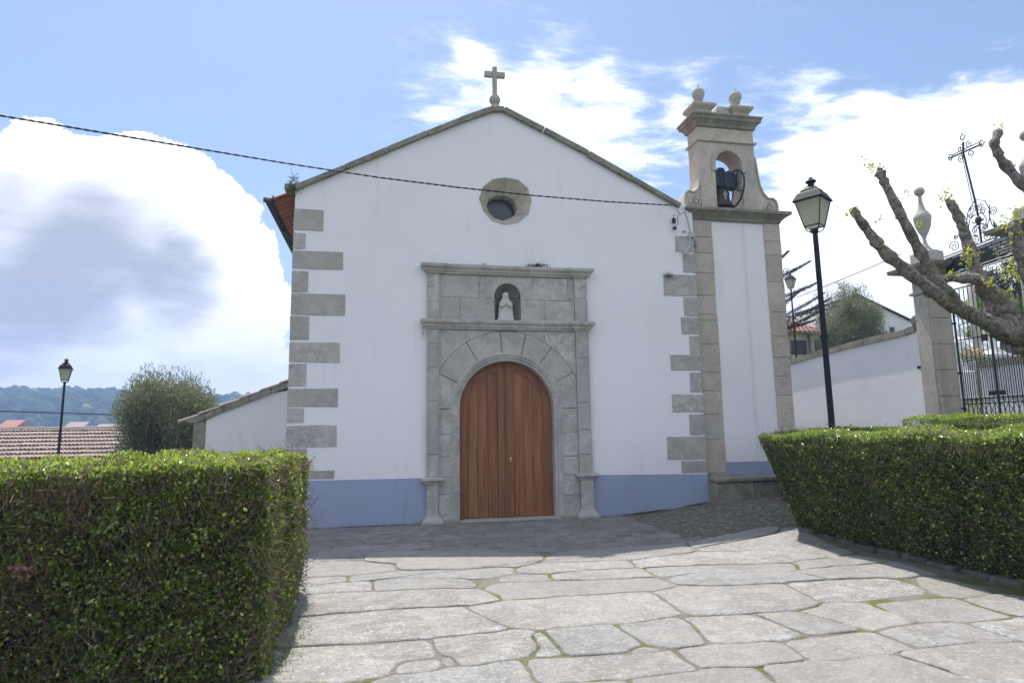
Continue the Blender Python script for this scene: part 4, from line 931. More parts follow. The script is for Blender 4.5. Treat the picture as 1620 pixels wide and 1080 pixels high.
# right: long hedge beside the path, turning behind the lamp foot
RX0, RX1, RE, RT = 3.84, 3.24, -2.8, 1.49
gzr = float(gz(4, RE))
rq = [(((RX0, RE, .1), (RX0, -7.9, .05), (RX1, -7.9, RT), (RX1-.02, RE, RT)), 1.1, .12),
      (((5.9, RE+.35, .1), (RX0, RE, .1), (RX1, RE, RT), (5.9, RE+.35, RT)), .9, .3),
      (((RX1, -7.9, RT), (5.2, -7.9, RT+.01), (5.9, RE+.35, RT+.02), (RX1, RE, RT)), .8, 1.1)]
rq = [((q[0][::-1] if i == 1 else q[0]), q[1], q[2]) for i, q in enumerate(rq)]
rq[0] = (((RX0, -7.9, .05), (RX0, RE, .1), (RX1-.02, RE, RT), (RX1, -7.9, RT))[::-1], 1.1, .14)
rq[1] = (((RX0, RE, .1), (5.9, RE+.35, .1), (5.9, RE+.35, RT), (RX1, RE, RT))[::-1], .9, .3)
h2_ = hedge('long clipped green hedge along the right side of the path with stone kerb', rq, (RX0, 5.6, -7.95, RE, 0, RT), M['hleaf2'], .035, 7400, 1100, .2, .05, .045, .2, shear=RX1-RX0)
# two lower hedges beyond, on the rising ground
z3 = 1.56
a1 = [(((4.75, -1.5, .25), (7.1, -1.5, .4), (7.1, -1.5, z3), (4.75, -1.5, z3-.02)), 1, .12), (((4.75, -1.5, z3-.02), (7.1, -1.5, z3), (7.1, -.9, z3), (4.75, -.9, z3-.02)), .8, .3)]
hedge('darker low hedge behind the right hedge, in front of the white cemetery wall', a1, (4.7, 7.1, -1.5, -.9, .3, z3), M['hleaf2'], .032, 4200, 200, .1, .03, .03, .1)
zA, zB = P(1492, 660, -3.1)[2], P(1640, 652, -3.1)[2]
xA, xB = P(1478, 660, -3.1)[0], P(1700, 652, -3.1)[0]
a2 = [(((xA, -3.1, 1.1), (xB, -3.1, 1.1), (xB, -3.1, zB), (xA, -3.1, zA)), 1.1, .45), (((xA, -3.1, zA), (xB, -3.1, zB), (xB, -2.4, zB), (xA, -2.4, zA)), .8, .7), (((xA, -2.4, 1.1), (xA, -3.1, 1.1), (xA, -3.1, zA), (xA, -2.4, zA)), 1, .3)]
hedge('pale green low hedge under the cemetery gate, right of the darker one', a2, (xA, xB, -3.1, -2.4, .3, zA), M['hleaf'], .03, 5200, 300, .5, .03, .03, .12)

# ------------------------------------------------------------------ left annex, bush, tiled roof
AY = 3.0
an = thing('side_building', 'low white lean-to with mossy stone edge and tiled roof against the chapel left side', 'lean-to', (-4.8, AY, 0))
Ap = lambda x, y: tuple(P(x, y, AY)[[0, 2]])
rl = [Ap(*q) for q in [(326,664),(355,651),(395,636),(430,622),(464,611)]]
q = MB(); q.plate([(rl[0][0], -2), (XL-.02, -2), (XL-.02, rl[-1][1])]+rl[::-1][1:], (), AY, AY+.3); q.box(rl[0][0]-.16, rl[0][0]-.02, AY+.15, AY+9, -2, rl[0][1]-.1); q.build('wall', M['plaster_old'], an)
q = MB(); q.box(rl[0][0]-.24, rl[0][0]-.003, AY-.02, AY+.28, -2, rl[0][1]-.03); q.build('corner_stone', M['granite_moss'], an, bevel=.01)
q = MB()
for (xa, za), (xb, zb) in zip(rl[:-1], rl[1:]):
    j = random.uniform(-.01, .01); q.plate([(xa+.005, za), (xb-.005, zb), (xb-.005, zb+.13+j), (xa+.005, za+.13+j)], (), AY-.05+j, AY+.3, a=random.random())
q.plate([(rl[0][0]-.42, rl[0][1]-.04), (rl[0][0]-.2, rl[0][1]-.07), (rl[0][0]+.0, rl[0][1]), (rl[0][0], rl[0][1]+.13), (rl[0][0]-.44, rl[0][1]+.02)], (), AY-.04, AY+.3, .8)
q.build('gable_coping', M['granite_moss'], an, bevel=.012)
q = MB(); sl_ = (rl[-1][1]-rl[0][1])/(rl[-1][0]-rl[0][0]); fz = lambda x: rl[0][1]+.15+(x-rl[0][0])*sl_
v = [(rl[0][0]-.5, AY+.02, fz(rl[0][0]-.5)), (XL, AY+.02, fz(XL)), (XL, AY+9, fz(XL)), (rl[0][0]-.5, AY+9, fz(rl[0][0]-.5))]; q.add(v, [(0, 1, 2, 3)], .3); q.add([(a_, b_, c_-.03) for a_, b_, c_ in v], [(3, 2, 1, 0)], .3)
tileroof(q, rl[0][0]-.52, XL-.01, AY+.02, AY+9, fz, .2, .075); q.build('roof', M['tile_old'], an)

def bushy(name, label, cat, c, rx, ry, rz, n, L, W, m, trunk=.08, zbase=None, seed=3, clump=60, up=.5, group=None, top=.0):
    """crown built from leaf clumps on branch ends"""
    zb = float(gz(c[0], c[1])) if zbase is None else zbase; r = np.random.default_rng(seed); t = thing(name, label, cat, (c[0], c[1], zb), group)
    k = MB(); k.tube([(c[0], c[1], zb-.1), (c[0]+.05, c[1], zb+(c[2]-zb)*.5), (c[0], c[1], c[2])], [trunk, trunk*.8, trunk*.4], 8)
    cc = r.normal(size=(clump, 3)); cc = vn(cc); cc = np.sign(cc)*np.abs(cc)**(.72 if name == 'olive_bush' else 1.); cc = cc*(r.random((clump, 1))**.45); cs = np.array(c)+cc*np.array((rx, ry, rz))
    for p in cs[::3]: k.tube([(c[0], c[1], c[2]-rz*.5), (np.array(c)+p)/2-np.array((0, 0, rz*.1)), p], [trunk*.4, trunk*.22, trunk*.08], 5)
    k.build('trunk', M['bark_dark'], t)
    idx = r.integers(0, clump, n); rad = min(rx, ry, rz)*.42
    off = vn(r.normal(size=(n, 3)))*(r.random((n, 1))**.5)*rad*np.array((1, 1, 1.15)); p = cs[idx]+off
    D = vn(off)*.6+r.normal(size=(n, 3))*.5+np.array((0, 0, up)); Ls = r.uniform(.6, 1.3, n)*L
    V, F = leaves(p, D, Ls, Ls*W); cv = r.random(clump)
    rawmesh('crown', V, F, m, t, np.repeat(np.clip(r.beta(2, 3, n)*.7+cv[idx]*.35, 0, 1), 2)); return t
b0 = P(267, 655, 7.5); bw = (P(345, 640, 7.5)[0]-P(190, 640, 7.5)[0])/2
bz1 = P(265, 585, 7.5)[2]; bzb = -.8
bushy('olive_bush', 'big rounded grey-green narrow-leaved bush left of the lean-to', 'bush', (b0[0], 7.5, 1.35), bw*.86, bw*.85, bz1-1.35-.16, 90000, .10, .24, M['oleaf'], .09, bzb, 5, 260, .9)

th_ = thing('tiled_house', 'long low roof of weathered clay tiles beyond the left hedge', 'house', (-18, 22, -3))
r0 = P(0, 681, 22.); r1 = P(205, 683, 22.); ex = P(0, 712, 17.)
zr = r0[2]; ze = P(100, 716, 17.)[2]-.25; xl, xr = -34., -10.
q = MB(); fzr = lambda y: ze+(zr-ze)*(y-17)/5
q.add([(xl, 17, ze), (xr, 17, ze), (xr, 22, zr), (xl, 22, zr), (xr, 27, ze), (xl, 27, ze)], [(0, 1, 2, 3), (3, 2, 4, 5)], .2)
nx_ = int((xr-xl)/.15)
for i in range(nx_):
    x = xl+i*.15
    for k in range(8):
        ya, yb = 17+k*.65-.05, 17+k*.65+.65; h = random.uniform(-.01, .01)
        q.rings([[(x+rr*math.cos(PI*j/4), yy, fzr(yy)+rr*.9*math.sin(PI*j/4)+h+dd) for j in range(5)] for yy, rr, dd in ((ya, .072, .07), (min(yb, 22), .06, .0))], closed=False, cap=False, a=random.random())
q.build('roof', M['tile_old'], th_); q = MB(); q.box(xl+.3, xr-.3, 17.5, 26.5, -4.5, ze+.02); q.build('wall', M['farwhite'], th_)
q = MB(); q.tube([(xl, 22, zr+.04), (xr, 22, zr+.04)], .11, 8); q.build('ridge_tiles', M['tile_old'], th_)

# ------------------------------------------------------------------ cemetery wall, piers, gate
GX = 9.0
Gp = lambda x, y, X=GX: P(x, y, X, 0)
cw = thing('cemetery_wall', 'white plastered cemetery wall with grey stone coping behind the right lamp', 'wall', (GX, 3, 1.3))
ct = [Gp(x, y) for x, y in [(1450,524),(1435,530),(1400,538),(1340,552),(1290,565),(1250,577),(1235,581)]]
ct = [(-.55+GX*0, 0, 0)][:0]+ct
yz = [(p[1], p[2]) for p in ct]; yz.append((9.5, yz[-1][1]-.3))
fnX = lambda x, y, z: (y, x, z)
q = MB(); q.plate([(yz[0][0], .5)]+yz+[(9.5, .5)], (), GX, GX+.25, fn=fnX); q.build('wall', M['plaster'], cw)
q = MB()
for (ya, za), (yb, zb) in zip(yz[:-1], yz[1:]):
    n = max(1, int(abs(yb-ya)/.55))
    for k in range(n):
        f0, f1 = k/n, (k+1)/n; A = (ya+(yb-ya)*f0+.006, za+(zb-za)*f0); B = (ya+(yb-ya)*f1-.006, za+(zb-za)*f1); h = .13+random.uniform(-.01, .015)
        q.plate([A, B, (B[0], B[1]+h), (A[0], A[1]+h)], (), GX-.05, GX+.3, fn=fnX, a=random.random())
vc = Gp(1452, 508); q.tube([(GX-.07, vc[1], vc[2]), (GX+.32, vc[1], vc[2])], .13, 18, a=.2); q.tube([(GX-.1, vc[1], vc[2]), (GX-.06, vc[1], vc[2])], .055, 12, a=.9)
q.tube([(GX-.075, vc[1]+.095*(1-i/24)*math.cos(i*.5), vc[2]+.095*(1-i/24)*math.sin(i*.5)) for i in range(20)], .012, 5, a=.9)
q.build('coping', M['granite_moss'], cw, bevel=.012)
q = MB(); hp = Gp(1456, 581); q.tube([(GX-.05, hp[1], hp[2]), (GX+.01, hp[1], hp[2])], .035, 10); q.build('drain_pipe', M['cable'], cw)
def gate_pier(yc_, ww, zb, zcap, ztop_, label):
    t = thing('gate_pier', label, 'gate pier', (GX, yc_, zb), 'stone piers of the cemetery gate'); xc = GX-.05; h = ww/2
    q = MB(); q.sq([(h+.1, 0), (h+.1, .1), (h+.03, .16), (h+.02, .2)], (xc, yc_, zb)); n = 5; z0 = zb+.2; H = zcap-.55-z0
    for i in range(n): q.sq([(h, z0-zb+H*i/n+.003), (h, z0-zb+H*(i+1)/n-.003)], (xc, yc_, zb), a=random.random())
    for s in (-1, 1): q.box(xc-h-.025, xc+h+.025, yc_-h*.62, yc_+h*.62, z0, zcap-.56, .3) if s == 1 else None
    q.sq([(h, zcap-.55-zb), (h+.05, zcap-.53-zb), (h+.05, zcap-.49-zb), (h, zcap-.47-zb), (h, zcap-.16-zb)], (xc, yc_, zb), a=.2)
    q.build('shaft', M['granite_warm'], t, bevel=.012)
    q = MB(); q.sq([(h, zcap-.16), (h+.06, zcap-.13), (h+.1, zcap-.08), (h+.26, zcap-.04), (h+.3, zcap-.03), (h+.31, zcap+.05), (h+.1, zcap+.1)], (xc, yc_, 0)); q.build('capital', M['granite_moss'], t, bevel=.01)
    q = MB(); q.sq([(h*.95, zcap+.1), (h*.95, zcap+.34), (h*.6, zcap+.4)], (xc, yc_, 0)); q.build('urn_plinth', M['granite_warm'], t, bevel=.01)
    k = (ztop_-zcap-.4)/1.22; q = MB(); q.lathe([(.24, 0), (.15, .05), (.08, .12), (.055, .2), (.07, .25), (.16, .33), (.25, .44), (.285, .56), (.3, .58), (.3, .62), (.26, .66), (.14, .74), (.08, .86), (.055, .96), (.07, 1.0)], (xc, yc_, zcap+.4), 24, .2)
    q.v = [(xc+(x-xc)*k*.47, yc_+(y-yc_)*k*.47, zcap+.4+(z-zcap-.4)*k) for x, y, z in q.v]; q.ball((xc, yc_, zcap+.4+1.09*k), .085*k, 16, 10, a=.6); q.build('urn', M['granite_clean'], t, smooth=True)
zc1 = P(1462, 402, GX-.3, 0)[2]; zt1 = P(1449, 290, GX, 0)[2]
y1c = (P(1451, 500, GX-.27, 0)[1]-.22+P(1507, 540, GX+.17, 0)[1]+.22)/2
gate_pier(y1c, .45, 1.42, zc1-.26, zt1-.08, 'stone gate pier with urn finial between the white wall and the iron gate')
y2c = P(1560, 345, GX-.5, 0)[1]-.55
gate_pier(y2c, .5, 1.5, zc1-.1, zt1+.05, 'second stone gate pier cut off by the right edge of the photo')
ga = thing('cemetery_gate', 'black wrought iron cemetery gate with scrolls, lettered band and cross on top', 'gate', (GX, -1.8, 1.5))
Z = lambda x, y: P(1480+x/4.157, 440+y/4.157, GX, 0)           # lower crop
S = lambda x, y: P(1470+x/7.713, 320+y/7.713, GX, 0)           # sign crop
q = MB(); yl = Z(150, 500)[1]; yr = y2c+.35
zt0 = 4.25; lo = 1.72
def gzl(y, zl_, zr_): f = (y-yl)/(yr-yl); return zl_+(zr_-zl_)*f
rails = {}
ybars = []; n = 17
for i in range(n+1):
    y = yl+(yr-yl)*i/n; mid = abs(i-n//2) < 1
    r = .022 if i in (0, n) or i == 8 else .0085; ztop_b = 4.28
    q.tube([(GX, y, lo), (GX, y, ztop_b)], r, 6)
    if i < n:
        ym = y+(yr-yl)/n/2; q.tube([(GX, ym, 2.12), (GX, ym, 2.78)], .0075, 5)
        q.tube([(GX, y+(yr-yl)/n*(.5-.5*math.cos(t*PI/6)), 2.78+.05*math.sin(t*PI/6)) for t in range(7)], .006, 4)
        q.tube([(GX, y+(yr-yl)/n*(.5-.5*math.cos(t*PI/6)), 2.12-.05*math.sin(t*PI/6)) for t in range(7)], .006, 4)
for z_ in (lo, 1.98, 2.08, 3.25, 4.28): q.tube([(GX, yl, z_), (GX, yr, z_)], .013, 6)
for i in range(12):
    for s in (0, 1):
        ya = yl+(yr-yl)*i/12; yb = yl+(yr-yl)*(i+1)/12; q.tube([(GX, ya, lo if s else 1.98), (GX, yb, 1.98 if s else lo)], .007, 4)
def scroll(q, cy, cz, r, s=1, turns=1.6, th=.007, ph=0.):
    n = 26; q.tube([(GX, cy+s*r*(1-.85*i/n)*math.cos(ph+i*turns*2*PI/n), cz+r*(1-.85*i/n)*math.sin(ph+i*turns*2*PI/n)) for i in range(n)], th, 5)
for i in range(14): scroll(q, yl+(yr-yl)*(i+.5)/14, 2.03, .045, 1 if i % 2 else -1)
q.build('leaf_bars', M['iron'], ga)
q = MB(); cy = yl+(yr-yl)*8/17; q.box(GX-.05, GX+.03, cy-.13, cy+.13, 2.12, 2.2); q.build('lock_box', M['iron'], ga)
for i, z_ in enumerate((1.9, 2.6, 3.6, 4.2)): q = MB(); q.tube([(GX, yl+.06, z_), (GX, yl-.03, z_)], .022, 6); q.build('hinge', M['iron'], ga)
# lettered band
q = MB(); A, B_, C_, D_ = S(190, 690), S(1200, 300), S(1200, 600), S(330, 880)
q.add([A, B_, C_, (GX, A[1], D_[2])]+[(p[0]+.02, p[1], p[2]) for p in (A, B_, C_, (GX, A[1], D_[2]))], [(0, 3, 2, 1), (4, 5, 6, 7), (0, 1, 5, 4), (3, 7, 6, 2), (0, 4, 7, 3), (1, 2, 6, 5)])
q.build('sign_band', M['iron'], ga)
q = MB(); q.tube([A+np.array((-.01, 0, .03)), B_+np.array((-.01, 0, .03))], .012, 6); q.tube([(GX-.01, A[1], D_[2]-.03), C_+np.array((-.01, 0, -.03))], .012, 6); q.build('band_rail', M['iron'], ga)
q = MB()
for f in (.075, .9):
    a_ = A*(1-f)+np.array((GX, A[1], D_[2]))*f; b_ = B_*(1-f)+C_*f; q.tube([a_+np.array((-.012, 0, 0)), b_+np.array((-.012, 0, 0))], .006, 4)
q.build('white_lines', M['white_letter'], ga)
def text(s, p0, p1, h, bold=True):
    p0, p1 = S(*p0), S(*p1); cu = bpy.data.curves.new('lettering', 'FONT'); cu.body = s; cu.size = 1.; cu.extrude = .02; cu.offset = .012
    o = bpy.data.objects.new('lettering', cu); scene.collection.objects.link(o); bpy.context.view_layer.update()
    me = bpy.data.meshes.new_from_object(o.evaluated_get(bpy.context.evaluated_depsgraph_get())); bpy.data.objects.remove(o)
    n = len(me.vertices); V = np.empty(n*3, np.float32); me.vertices.foreach_get('co', V); V = V.reshape(-1, 3)
    w_ = V[:, 0].max(); ax = (p1-p0)/w_; hh = abs(S(600, 500)[2]-S(600, 500+h)[2])/.72
    W_ = p0[None]+V[:, :1]*ax[None]+V[:, 1:2]*np.array([[0, 0, hh]])+np.array([[-.012, 0, 0]])-V[:, 2:3]*np.array([[.1, 0, 0]])
    me.vertices.foreach_set('co', W_.astype(np.float32).ravel()); me.update(); me.materials.append(M['white_letter'])
    o = bpy.data.objects.new('lettering', me); scene.collection.objects.link(o); o.parent = ga; o.matrix_parent_inverse = Matrix.Translation(ga.location).inverted()
text('OS DA FU', (290, 688), (480, 612), 24); text('NDACAO DO CEMITERIO', (520, 608), (985, 440), 26); text('TADAS PELO', (735, 572), (998, 476), 25)
text('DE MAGALHA', (785, 592), (1060, 492), 25); text('DOMINGOS AF', (812, 622), (1068, 530), 25); text('A FREGUEZIA', (838, 652), (1080, 566), 25); text('O', (852, 704), (884, 692), 38); text('ANNO', (458, 828), (600, 784), 34)
for cxy in ((980, 636), (380, 836)):
    q = MB(); p = S(*cxy); q.add([p+np.array(v) for v in ((-.012, .09, -.03), (-.012, 0, -.025), (-.012, -.09, .03), (-.012, 0, .03))], [(0, 1, 2, 3)]); q.build('diamond', M['white_letter'], ga)
# cresting: scrolls, skull and bones, palm, cross
q = MB(); sx_ = lambda x, y: S(x, y)
top0 = P(1523, 216, GX, 0); stem_b = S(640, 500)
q.tube([stem_b, S(600, 180), S(565, 0), P(1526, 240, GX, 0)+np.array((0, .03, 0)), P(1524, 225, GX, 0)], .02, 6); q.tube([S(540, 0)+np.array((0, .02, 0)), P(1521, 232, GX, 0)+np.array((0, .03, 0))], .007, 5)
q.tube([P(1503, 250, GX, 0), P(1553, 228, GX, 0)], .02, 6); q.tube([P(1505, 246, GX, 0), P(1551, 224, GX, 0)], .012, 5)
for p in ((1523, 217), (1504, 249), (1553, 227)):
    c_ = P(*p, GX, 0); q.tube([c_+np.array((0, .06*math.cos(t), .07*math.sin(t))) for t in (0, PI/2, PI, 3*PI/2, 2*PI)], .013, 4)
cc_ = P(1527, 239, GX, 0)
for s1 in (-1, 1):
    for s2 in (-1, 1): scroll(q, cc_[1]+s1*.1, cc_[2]+s2*.1, .075, s1, 1.4, .009, s2*PI/2)
q.build('cross', M['iron'], ga)
q = MB()
for (x, y, r, s) in [(530, 90, .085, 1), (620, 60, .07, -1), (555, 470, .11, 1), (720, 410, .11, -1), (800, 415, .08, 1), (655, 110, .07, -1), (510, 170, .06, 1), (560, 340, .07, -1), (690, 300, .06, 1), (310, 540, .12, 1), (325, 430, .05, -1), (880, 400, .05, -1), (780, 110, .09, 1)]:
    p = S(x, y); scroll(q, p[1], p[2], r, s, 1.8, .008)
for pts in ([(450, 300), (470, 130), (560, -30), (680, -20), (740, 90), (740, 200), (700, 300), (640, 380)], [(500, 420), (480, 300), (500, 200), (560, 150), (650, 130), (700, 200), (690, 280), (620, 370)], [(750, 200), (760, 260), (840, 370), (990, 370)], [(430, 160), (470, 260), (480, 380)], [(740, 30), (735, 120), (740, 220)]):
    q.tube([S(*p) for p in pts], .009, 5)
for i in range(7): a_ = S(775+i*22, 200+i*26); b_ = S(860+i*17, 375); q.tube([a_, (a_+b_)/2+np.array((0, .03, -.02)), b_], [.004, .016, .006], 5)
for i in range(9): p = S(900+i*34, 770-i*12); scroll(q, p[1], p[2], .05, 1 if i % 2 else -1, 1.5, .006)
for i in range(5): p = S(490+i*36, 900-i*12); scroll(q, p[1], p[2], .05, 1 if i % 2 else -1, 1.5, .006)
q.build('scrollwork', M['iron'], ga)
q = MB(); p = S(600, 215); q.ball(p, .075, 12, 8, (.5, .9, 1)); q.ball(p+np.array((0, 0, -.07)), .045, 10, 6, (.5, 1, .8))
q.tube([S(520, 245), S(600, 262), S(665, 200)], .014, 6); q.tube([S(540, 310), S(600, 262), S(665, 265)], .014, 6); q.build('skull_and_bones', M['iron'], ga)

# graves seen through the gate
rw_ = thing('low_wall', 'low white wall with dark ledge behind the gate bars, graves above it', 'wall', (12, -1, 1.5))
q = MB(); q.box(11.6, 11.8, -3.6, 1.0, 1, P(1560, 580, 11.6, 0)[2]); q.build('wall', M['plaster'], rw_); q = MB(); q.box(11.55, 11.85, -3.6, 1.0, P(1560, 580, 11.6, 0)[2]+.003, P(1560, 573, 11.6, 0)[2]+.06); q.build('ledge', M['granite_moss'], rw_)
GR = 13.
def cross_grave(px, py, ptop, w_, lab, m='marble', X=13., sides=True):
    b = P(px, py, X, 0); tz = P(px, ptop, X, 0)[2]; t = thing('grave_cross', lab, 'grave cross', tuple(b), 'crosses on the graves'); q = MB(); h = tz-b[2]
    q.box(b[0]-.05, b[0]+.05, b[1]-.055, b[1]+.055, b[2], tz); q.box(b[0]-.045, b[0]+.045, b[1]-w_, b[1]+w_, b[2]+h*.7, b[2]+h*.7+.1); q.build('cross', M[m], t, bevel=.006)
    q = MB(); q.sq([(.3, -1), (.3, -.02), (.2, .0), (.14, .1)], (b[0], b[1], b[2]-.0)); q.build('plinth', M[m], t, bevel=.01)
cross_grave(1572, 560, 511, .24, 'larger white marble cross on a grave seen through the middle of the gate')
cross_grave(1524, 540, 520, .13, 'small thin cross on a white tomb, seen by the left gate bars', 'marble', 14.)
def tomb(pxa, pxb, pyt, X, m, lab, hgt_=1.2):
    a_, b_ = P(pxa, pyt, X, 0), P(pxb, pyt, X, 0); t = thing('tomb', lab, 'tomb', tuple(a_), 'tombs behind the gate'); q = MB()
    ya, yb = sorted((a_[1], b_[1])); q.plate([(ya, a_[2]-hgt_), (yb, a_[2]-hgt_), (yb, a_[2]-.12), ((ya+yb)/2, a_[2]+.08), (ya, a_[2]-.12)], (), X, X+.9, fn=fnX); q.build('tomb_body', M[m], t, bevel=.02)
    q = MB(); q.box(X-.15, X+1., ya-.1, yb+.1, a_[2]-hgt_-.3, a_[2]-hgt_*.6); q.build('tomb_slab', M[m], t, bevel=.02)
tomb(1520, 1542, 548, 13.6, 'marble', 'white marble tomb left of the larger cross behind the gate'); tomb(1545, 1568, 545, 14., 'marble', 'second white tomb just left of the larger marble cross'); tomb(1580, 1600, 536, 13.6, 'slate', 'dark slate tomb right of the marble cross'); tomb(1600, 1640, 528, 14, 'marble', 'tall white gabled tomb at the right photo edge behind the gate')
for px_, lab in ((1536, 'bunch of cream flowers on the low wall at the left of the gate'), (1622, 'bunch of pale flowers at the right photo edge behind the gate')):
    c_ = P(px_, 560, 12.2, 0); t = thing('flower_bunch', lab, 'flowers', tuple(c_-np.array((0, 0, .2)))); n = 260; p = c_+vn(RNG.normal(size=(n, 3)))*RNG.random((n, 1))**.5*np.array((.2, .25, .17)); V, F = leaves(p, RNG.normal(size=(n, 3)), .07, .06); rawmesh('blooms', V, F, M['flower'], t, np.repeat(RNG.random(n), 2))
    n = 200; p = c_+np.array((0, 0, -.05))+RNG.normal(size=(n, 3))*np.array((.12, .15, .12)); V, F = leaves(p, RNG.normal(size=(n, 3)), .08, .03); rawmesh('greenery', V, F, M['yleaf'], t, np.repeat(RNG.random(n), 2))
    q = MB(); q.lathe([(.08, -.4), (.12, -.12), (.1, -.1)], tuple(c_), 12); q.build('vase', M['marble'], t)
yw = P(1572, 520, 17, 0); yt = P(1570, 462, 17, 0)
bushy('yew_tree', 'bright green conical yew seen through the cemetery gate', 'tree', (17, yw[1], yw[2]), .9, .95, (yt[2]-yw[2]), 14000, .13, .3, M['yleaf'], .1, 1.8, 8, 70, 1.)
yw = P(1612, 500, 20, 0); bushy('dark_evergreen', 'dark green evergreen right of the bright yew behind the gate', 'tree', (20, yw[1], yw[2]+.2), .9, 1.3, 2.1, 14000, .13, .3, M['cleaf'], .1, 1.8, 9, 70, 1.)
q = MB(); a_ = P(1536, 462, 12.6, 0); q.tube([(12.6, a_[1], 1.4), (12.6, a_[1]+.0, a_[2]+1.2)], [.1, .09], 12); tag(q.build('stone_post', M['granite_warm'], smooth=True), 'slim grey post standing behind the left half of the gate', 'post')

# ------------------------------------------------------------------ background right of the tower
hs = thing('red_roof_house', 'old cream house with red tiled roof partly behind the conifer', 'house', (12, 16, 1)); HY = 15.
a_, b_, c_, d_ = P(1236, 502, HY), P(1322, 510, HY), P(1236, 530, HY), P(1322, 532, HY)
zb2 = c_[2]; q = MB(); q.box(a_[0]-3, b_[0]+.0, HY+.4, HY+6, 0, zb2+.3); q.build('wall', M['cream'], hs)
q = MB(); xl2, xr2 = a_[0]-3.4, b_[0]+.4; zr2 = a_[2]+.35; fz2 = lambda y: zb2+.15+(zr2-zb2)*(y-HY)/3.5
q.add([(xl2, HY, fz2(HY)), (xr2, HY, fz2(HY)), (xr2, HY+3.5, fz2(HY+3.5)), (xl2, HY+3.5, fz2(HY+3.5)), (xr2, HY+7, fz2(HY)), (xl2, HY+7, fz2(HY))], [(0, 1, 2, 3), (3, 2, 4, 5)], .2)
for i in range(int((xr2-xl2)/.24)):
    for k in range(9):
        ya, yb = HY+k*.4-.05, HY+k*.4+.4; q.rings([[(xl2+i*.24+rr*math.cos(PI*j/4), yy, fz2(min(yy, HY+3.5))+rr*.9*math.sin(PI*j/4)+dd) for j in range(5)] for yy, rr, dd in ((ya, .1, .04), (min(yb, HY+3.5), .085, 0.))], closed=False, cap=False, a=random.random())
q.build('roof', M['tile_house'], hs)
for x_, wd in ((1262, 26), (1303, 26)):
    a_ = P(x_, 536, HY+.3); q = MB(); q.box(a_[0]-.45, a_[0]+.5, HY+.36, HY+.398, a_[2]-.75, a_[2]-.05); q.build('window', M['shutter'], hs)
q = MB()
for x_ in (1248, 1284, 1318): a_ = P(x_, 545, HY+.2); q.box(a_[0]-.07, a_[0]+.07, HY+.15, HY+.35, a_[2]-1.5, zb2+.1)
q.build('porch_post', M['granite_moss'], hs, bevel=.01)
h2h = thing('white_gable_house', 'plain white gabled house behind the grey-green tree', 'house', (15, 14, 1.5)); y_ = 16.
pts = [P(1360, 470, y_), P(1441, 509, y_), P(1441, 560, y_), P(1280, 560, y_), P(1280, 500, y_)]
q = MB(); q.plate([(p[0], p[2]) for p in [pts[0], pts[1], P(1441, 600, y_), P(1290, 600, y_), P(1290, 495, y_)]], (), y_, y_+5); q.build('wall', M['farwhite'], h2h)
q = MB(); a_, b_ = P(1358, 467, y_-.1), P(1444, 508, y_-.1); q.plate([(a_[0], a_[2]), (b_[0], b_[2]), (b_[0], b_[2]+.07), (a_[0], a_[2]+.07)], (), y_-.12, y_+5.1); q.build('roof_edge', M['shutter'], h2h)
a_ = P(1411, 524, y_); q = MB(); q.box(a_[0]-.13, a_[0]+.16, y_-.02, y_+.1, a_[2]-.45, a_[2]+.22); q.build('window', M['shutter'], h2h)
t_ = P(1345, 525, 9.); bushy('grey_green_tree', 'grey-green loose tree above the white wall, right of the tall lamp', 'tree', (t_[0]+.05, 9, t_[2]+.05), (P(1400, 520, 9)[0]-P(1298, 520, 9)[0])/2, .9, P(1340, 478, 9)[2]-t_[2], 36000, .075, .28, M['oleaf'], .06, 1.2, 12, 90, .6)
t2 = P(1352, 468, 9.3); bushy('slender_tree', 'thin airy treetop rising behind the grey-green tree', 'tree', (t2[0], 9.6, t2[2]-.2), .85, .6, .85, 6500, .07, .3, M['oleaf'], .04, 1.2, 14, 60, .6)
# bare young tree beside it
q = MB(); r = random.Random(4)
def twigtree(q, p, d, L, rad, k):
    e = p+d*L; q.tube([p, (p+e)/2+np.array([r.uniform(-.03, .03) for _ in range(3)]), e], [rad, rad*.8, rad*.6], 4)
    if k:
        for _ in range(3 if k > 1 else 4): twigtree(q, p+d*L*r.uniform(.45, 1), nrm(d+np.array([r.uniform(-.55, .55), r.uniform(-.5, .5), r.uniform(-.1, .5)])), L*r.uniform(.5, .75), rad*.55, k-1)
for px_ in (1306, 1322): a_ = P(px_, 545, 10.); twigtree(q, np.array((a_[0], 10., a_[2]-.8)), nrm((0.05, 0, 1)), 1.5, .022, 4)
tag(q.build('bare_sapling', M['bark_dark']), 'leafless twiggy saplings just right of the tall lamp post', 'sapling')
